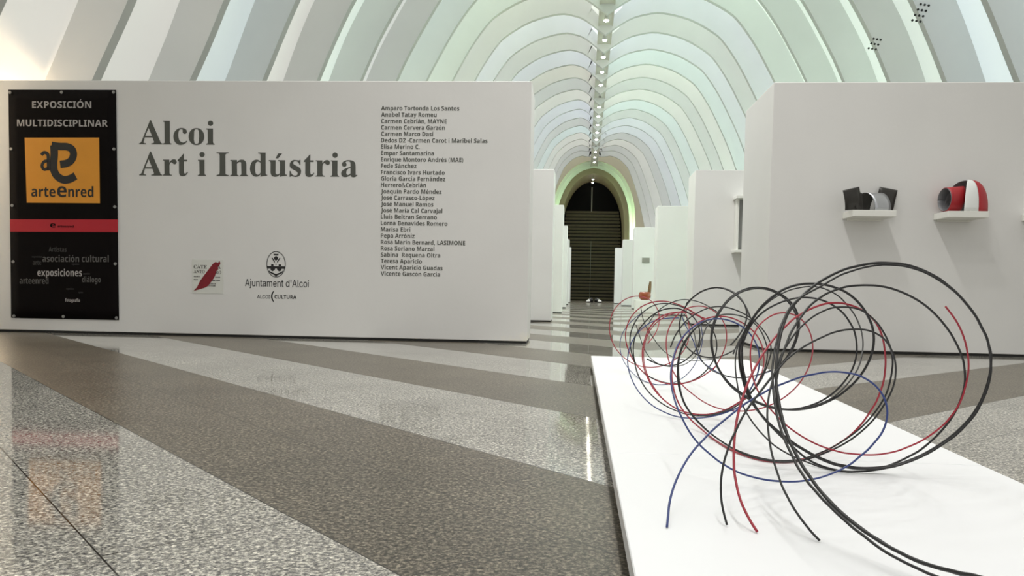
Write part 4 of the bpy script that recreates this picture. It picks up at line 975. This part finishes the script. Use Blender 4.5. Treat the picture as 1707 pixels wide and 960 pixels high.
 ('black', 0.0020, '250,2300,326 262,2316,354 279,2331,380 300,2347,403 326,2362,421 355,2378,435 383,2394,442 409,2409,443 438,2425,438 470,2440,427 501,2456,411 529,2471,390 553,2486,365 571,2499,337 578,2509,307 574,2517,277 566,2525,245 555,2532,214 538,2540,185 518,2548,158 495,2556,134 469,2564,114 441,2571,100 416,2579,92 391,2587,89 361,2592,89 327,2593,95 294,2589,107 263,2582,123 234,2574,144 209,2566,169 189,2558,198 174,2551,229 165,2543,263 160,2535,296 161,2527,327 169,2519,354 186,2511,381 207,2502,405 233,2491,424 262,2476,433 291,2461,433 317,2445,421 337,2430,400 346,2414,373 345,2399,343 333,2383,316 311,2368,293 285,2352,277 254,2336,270 223,2321,274 194,2305,286 184,2300,291'),
 ('black', 0.0020, '329,2300,328 345,2344,356 363,2389,383 386,2433,405 419,2477,417 458,2521,418 498,2561,411 534,2594,396 563,2616,372 583,2633,342 597,2648,308 601,2662,272 597,2675,236 585,2680,203 564,2666,174 534,2634,151 500,2592,133 464,2548,120 427,2503,113 392,2459,112 358,2415,116 347,2400,118'),
 ('red', 0.0024, '315,3900,235 350,3950,274 373,4000,320 379,4050,370 364,4099,416 330,4145,449 283,4179,462 233,4195,452 188,4199,422 156,4200,378 140,4199,326 140,4195,271 156,4179,218 184,4145,174 222,4099,140 267,4050,118 315,4000,111 363,3950,117 408,3900,136 445,3850,167 472,3800,208 486,3750,256 485,3700,307 471,3650,357 449,3600,404'),
 ('red', 0.0024, '478,3200,379 447,3239,401 413,3277,422 377,3316,438 337,3352,446 296,3380,443 256,3395,428 221,3399,401 195,3400,364 182,3399,321 182,3395,277 194,3384,235 214,3367,196 241,3348,162 275,3329,136 313,3310,118 353,3290,110 395,3271,112 434,3252,125 471,3232,145 503,3213,172 523,3200,192'),
 ('black', 0.0026, '220,3300,187 204,3313,227 196,3325,267 197,3338,303 208,3351,340 229,3363,377 261,3376,408 300,3387,430 343,3395,437 387,3399,431 430,3400,416 470,3400,394 507,3400,368 537,3400,335 556,3400,295 560,3398,252 550,3393,210 527,3384,172 495,3372,140 456,3359,118 412,3346,107 367,3334,107 322,3321,116 280,3308,134 254,3300,149'),
 ('red', 0.0024, '433,2900,392 397,2900,405 360,2900,413 322,2900,411 286,2900,399 256,2900,377 235,2898,346 222,2891,311 214,2875,277 213,2850,243 219,2823,209 232,2795,177 249,2768,148 272,2740,124 298,2712,105 326,2685,92 357,2657,86 388,2629,87 418,2602,94 446,2574,108 471,2546,127 494,2518,150 509,2500,165'),
 ('red', 0.0018, '369,2900,419 332,2919,409 297,2939,394 267,2958,370 245,2975,337 232,2983,298 226,2979,257 229,2964,217 240,2945,179 257,2926,145 280,2906,114 288,2900,104'),
 ('blue', 0.0018, '286,4000,377 246,4023,341 213,4046,298 193,4066,250 190,4073,200 200,4052,153 222,3981,113 250,3836,88 277,3634,83 312,3506,83 358,3498,83 411,3576,86 457,3621,106 488,3610,143 507,3581,188 517,3554,236 520,3531,283 511,3508,331 506,3500,346'),
 ('blue', 0.0020, '355,3000,389 314,2982,388 273,2963,382 237,2945,366 206,2925,342 182,2903,312 167,2875,278 160,2841,243 163,2805,209 174,2768,177 190,2731,149 211,2694,126 235,2657,108 263,2620,96 291,2583,89 320,2547,88 350,2515,92 379,2489,99 408,2468,109 436,2449,122 462,2431,138 486,2412,157 501,2400,170'),
 ('black', 0.0020, '273,3400,345 294,3374,385 323,3348,418 358,3322,441 396,3296,454 436,3270,453 474,3243,442 508,3217,422 530,3200,407'),
 ('black', 0.0019, '269,3800,417 279,3800,365 299,3797,316 328,3788,272 358,3767,231 392,3737,199 432,3697,182 476,3645,179 518,3585,185 558,3521,195 571,3500,199'),
 ('black', 0.0019, '249,3800,328 267,3800,278 285,3798,228 310,3790,184 346,3771,154 391,3743,141 436,3706,145 475,3659,166 501,3602,203 511,3541,251 512,3500,285'),
 ('blue', 0.0020, '410,3400,399 422,3376,356 440,3352,318 456,3327,280 465,3298,243 477,3260,212 500,3215,192 521,3168,179 541,3121,170 568,3074,167 599,3026,171 628,2979,183 655,2932,199 673,2900,211'),
 ('black', 0.0022, '421,3400,396 440,3353,359 452,3305,321 455,3258,281 458,3211,244 470,3163,214 485,3116,196 499,3067,187 522,3015,180 549,2956,178 574,2889,185 597,2818,200 616,2747,219 627,2700,233'),
]

ws = empty('rod_sculpture', 'tangled coil sculpture of black, red and blue rods on the white platform', 'sculpture', (.45, 2.0, .08))
for colr, r, data in RODS:
    P = [Vector(tuple(int(v) / 1000 for v in p.split(','))) - Vector((.45, 2.0, .08)) for p in data.split()]
    bm = bmesh.new()
    tube(bm, catmull(P, 4), r, 8)
    o = link_mesh('rod', bm, M['rod_' + colr], ws, smooth=True)
    o['label'] = colr + ' curved rod'

# ------------------------------------------------------------------ shelves and their sculptures on the right partition
RM = Matrix.Translation(Vector((1.557, 6.97, 0))) @ Matrix.Rotation(math.atan2(.03, 1.95), 4, 'Z')


def on_r1(name, label, cat, x, y, z, group=None):
    t = empty(name, label, cat, group=group)
    t.matrix_world = RM @ Matrix.Translation(Vector((x, y, z)))
    return t


def shelf(x, w, label):
    t = on_r1('wall_shelf', label, 'shelf', x, 0, 1.131, 'small white wall shelves')
    boxed('shelf_board', M['shelf'], t, (0, w, -.26, -.001, 0, .051), bevel=.003)
    boxed('mounting_cleat', M['shelf'], t, (.03, w - .03, -.022, -.001, -.014, .0), bevel=.001)


shelf(.60, .34, 'small white wall shelf under the grey bent metal sculpture')
shelf(1.34, .315, 'small white wall shelf under the red and white sculpture')
shelf(2.045, .34, 'white wall shelf cut off by the right edge of the photo')

s1 = on_r1('metal_sculpture', 'grey bent sheet metal sculpture with two dark square plates, on a shelf', 'sculpture', .725, -.13, 1.182)
for name, m, i0, i1 in (('polished_arch', 'steel', 0, 9), ('dark_arch', 'iron', 9, 18)):   # half tube, polished towards the room
    bm = bmesh.new()
    rows = []
    for i in range(i0, i1 + 1):
        a = math.pi * i / 18
        rows.append([(.006 + .134 * k + .055 * math.cos(a), -.085 * math.cos(a) + .02 * k, .152 * math.sin(a) + .003) for k in (0, .25, .5, .75, 1)])
    sheet(bm, rows, .003)
    link_mesh(name, bm, M[m], s1, smooth=True)
bm = bmesh.new()                                        # left plate, curling under
rows = []
for i in range(12):
    k = i / 11
    z = .006 + .155 * k
    yy = -.085 + .05 * (1 - k) ** 3
    rows.append([(-.160 - .040 * k + .135 * j / 4 + .0 * k, yy + .02 * j / 4, z + (.012 + .022 * k) * j / 4) for j in range(5)])
sheet(bm, rows, .003)
link_mesh('dark_plate', bm, M['iron'], s1, smooth=True)
bm = bmesh.new()                                        # dark bend joining the plate to the arch
rows = []
for i in range(10):
    k = i / 9
    rows.append([(-.075 + .065 * j / 4 - .01 * k, -.05 + .03 * j / 4, .012 + .145 * k * (1 - .08 * abs(j - 2) / 2)) for j in range(5)])
sheet(bm, rows, .003)
link_mesh('dark_bend', bm, M['iron'], s1, smooth=True)
bm = bmesh.new()                                        # right plate behind the arch
rows = []
for i in range(8):
    k = i / 7
    rows.append([(.118 + .038 * k + .147 * j / 4, .085 + .01 * k, .030 + .187 * k - .028 * j / 4) for j in range(5)])
sheet(bm, rows, .003)
link_mesh('dark_plate', bm, M['iron'], s1, smooth=True)
bm = bmesh.new()
rows = []
for i in range(6):
    k = i / 5
    rows.append([(.125 + .12 * j / 3, .085 + .01 * math.sin(k * 3), .003 + .03 * k) for j in range(4)])
sheet(bm, rows, .003)
link_mesh('plate_foot', bm, M['iron'], s1, smooth=True)

s2 = on_r1('ribbon_sculpture', 'red, white and grey curled ribbon sculpture on a wall shelf', 'sculpture', 1.53, -.13, 1.182)


def dome_strip(a0, a1, m, name, rs=1.0):
    bm = bmesh.new()
    rows = []
    for i in range(15):
        th = math.pi / 2 * i / 14
        row = []
        for j in range(9):
            a = math.radians(a0 + (a1 - a0) * j / 8)
            rr = max(.06, math.cos(th)) ** .75
            row.append((.170 * rs * rr * math.cos(a) + .012 * math.sin(th), .115 * rs * rr * math.sin(a), .003 + .262 * rs * math.sin(th) ** .95))
        rows.append(row)
    sheet(bm, rows, .003)
    link_mesh(name, bm, m, s2, smooth=True)


dome_strip(-110, -72, M['whitesheet'], 'white_ribbon')
dome_strip(-72, 0, M['redpaint'], 'red_ribbon')
dome_strip(60, 150, M['greysheet'], 'grey_ribbon', .985)
bm = bmesh.new()                                        # open red ring at the left
rows = []
for i in range(33):
    a = 2 * math.pi * i / 32
    row = []
    for j in range(6):
        k = j / 5
        row.append((-.172 + .140 * k - .02 * math.cos(a) * (1 - k) + .015 * k * math.sin(a), .078 * math.cos(a) + .035 * k - .02, .102 + (.096 + .012 * k) * math.sin(a) + .006 * k))
    rows.append(row)
sheet(bm, rows, .003)
link_mesh('red_ring', bm, M['redpaint'], s2, smooth=True)
bm = bmesh.new()
rows = [[(p[0] + (.004 if j else -.003), p[1] * .955, .102 + (p[2] - .102) * .955) for j, p in enumerate(r)] for r in rows]
sheet(bm, rows, .002)
link_mesh('grey_lining', bm, M['greysheet'], s2, smooth=True)

# ------------------------------------------------------------------ display frame on the second right partition
t = empty('display_box', 'white box frame with a grey picture on the second right partition', 'display frame', (2.20, 12.3, 1.10))
boxed('top_board', M['shelf'], t, (0, .9, -.30, -.001, .79, .83), bevel=.003)
boxed('bottom_board', M['shelf'], t, (0, .9, -.30, -.001, 0, .035), bevel=.003)
boxed('side_board', M['shelf'], t, (.03, .06, -.20, -.001, .035, .79), bevel=.002)
boxed('picture', M['art'], t, (.06, .88, -.03, -.002, .035, .79))

# plaque on the fourth right partition
t = tag(boxed('wall_plaque', M['plaque'], None, (1.64, 1.85, 23.07, 23.099, 1.34, 1.48), bevel=.004), 'small grey plaque on the fourth right partition', 'plaque')

# ------------------------------------------------------------------ bowl on its stand
t = tag(boxed('bowl_stand', M['shelf'], None, (1.27, 1.78, 19.75, 20.25, 0.0, .30), bevel=.006), 'low white stand under the red brown bowl', 'stand')
b_ = empty('glazed_bowl', 'red brown glazed bowl with an upright wooden blade, beside the right partitions', 'bowl', (1.51, 20.0, .30))
bm = bmesh.new()
prof = [(.0, 0), (.09, 0), (.125, .03), (.148, .08), (.152, .13), (.140, .175), (.118, .20), (.105, .195), (.125, .16), (.13, .09), (.08, .035), (0, .03)]
N = 28
rings = []
for r, z in prof:
    if r == 0:
        rings.append([bm.verts.new((0, 0, z))])
    else:
        rings.append([bm.verts.new((r * math.cos(2 * math.pi * i / N), r * math.sin(2 * math.pi * i / N), z)) for i in range(N)])
for A, B in zip(rings, rings[1:]):
    for i in range(N):
        if len(A) == 1:
            bm.faces.new((A[0], B[(i + 1) % N], B[i]))
        elif len(B) == 1:
            bm.faces.new((A[i], A[(i + 1) % N], B[0]))
        else:
            bm.faces.new((A[i], A[(i + 1) % N], B[(i + 1) % N], B[i]))
link_mesh('bowl_body', bm, M['copper'], b_, smooth=True)
bm = bmesh.new()
rows = []
for i in range(9):
    k = i / 8
    hw = .042 * (1 - .45 * k ** 3)
    rows.append([(.095 + .035 * k - hw, .02, .04 + .42 * k), (.095 + .035 * k, .012, .04 + .42 * k), (.095 + .035 * k + hw, .02, .04 + .42 * k)])
sheet(bm, rows, .02)
link_mesh('wooden_blade', bm, M['wood'], b_)

# ------------------------------------------------------------------ shoes by the shutter


def shoe(x, y, rz, label):
    t = empty('shoe', label, 'shoe', (x, y, 0), rz, 'shoes in front of the shutter')
    spine = [(-.19, .085, .10, .17), (-.12, .09, .10, .20), (-.03, .085, .07, .17), (.06, .085, .05, .12), (.14, .08, .04, .09), (.20, .05, .03, .06)]
    for name, m, lo in (('sole', 'shoe_k', True), ('upper', 'shoe_k' if True else '', False), ('toe_cap', 'shoe_w', None)):
        bm = bmesh.new()
        secs = spine if lo is not None else spine[3:]
        rings = []
        for (xx, hw, _, h) in secs:
            ring = []
            for a in range(12):
                th = 2 * math.pi * a / 12
                if lo:
                    ring.append(bm.verts.new((xx, hw * 1.04 * math.cos(th), .018 + .018 * math.sin(th))))
                else:
                    e = 1.0 if lo is False else 1.06
                    ring.append(bm.verts.new((xx + (0 if lo is False else .006), hw * .95 * e * math.cos(th), .036 + max(0, math.sin(th)) * (h - .02) * e)))
            rings.append(ring)
        for A, B in zip(rings, rings[1:]):
            for i in range(12):
                bm.faces.new((A[i], A[(i + 1) % 12], B[(i + 1) % 12], B[i]))
        bm.faces.new(rings[0])
        bm.faces.new(rings[-1])
        link_mesh(name, bm, M[m], t, smooth=True)
    bm = bmesh.new()
    for i in range(4):
        box(bm, -.03 + .03 * i, -.02 + .03 * i, -.04, .04, .165 - .018 * i, .178 - .018 * i)
    link_mesh('laces', bm, M['shoe_w'], t)


shoe(.27, 36.0, math.radians(-125), 'white toed black shoe by the shutter, the left one of the pair')
shoe(.66, 36.0, math.radians(-55), 'white toed black shoe by the shutter, the right one of the pair')
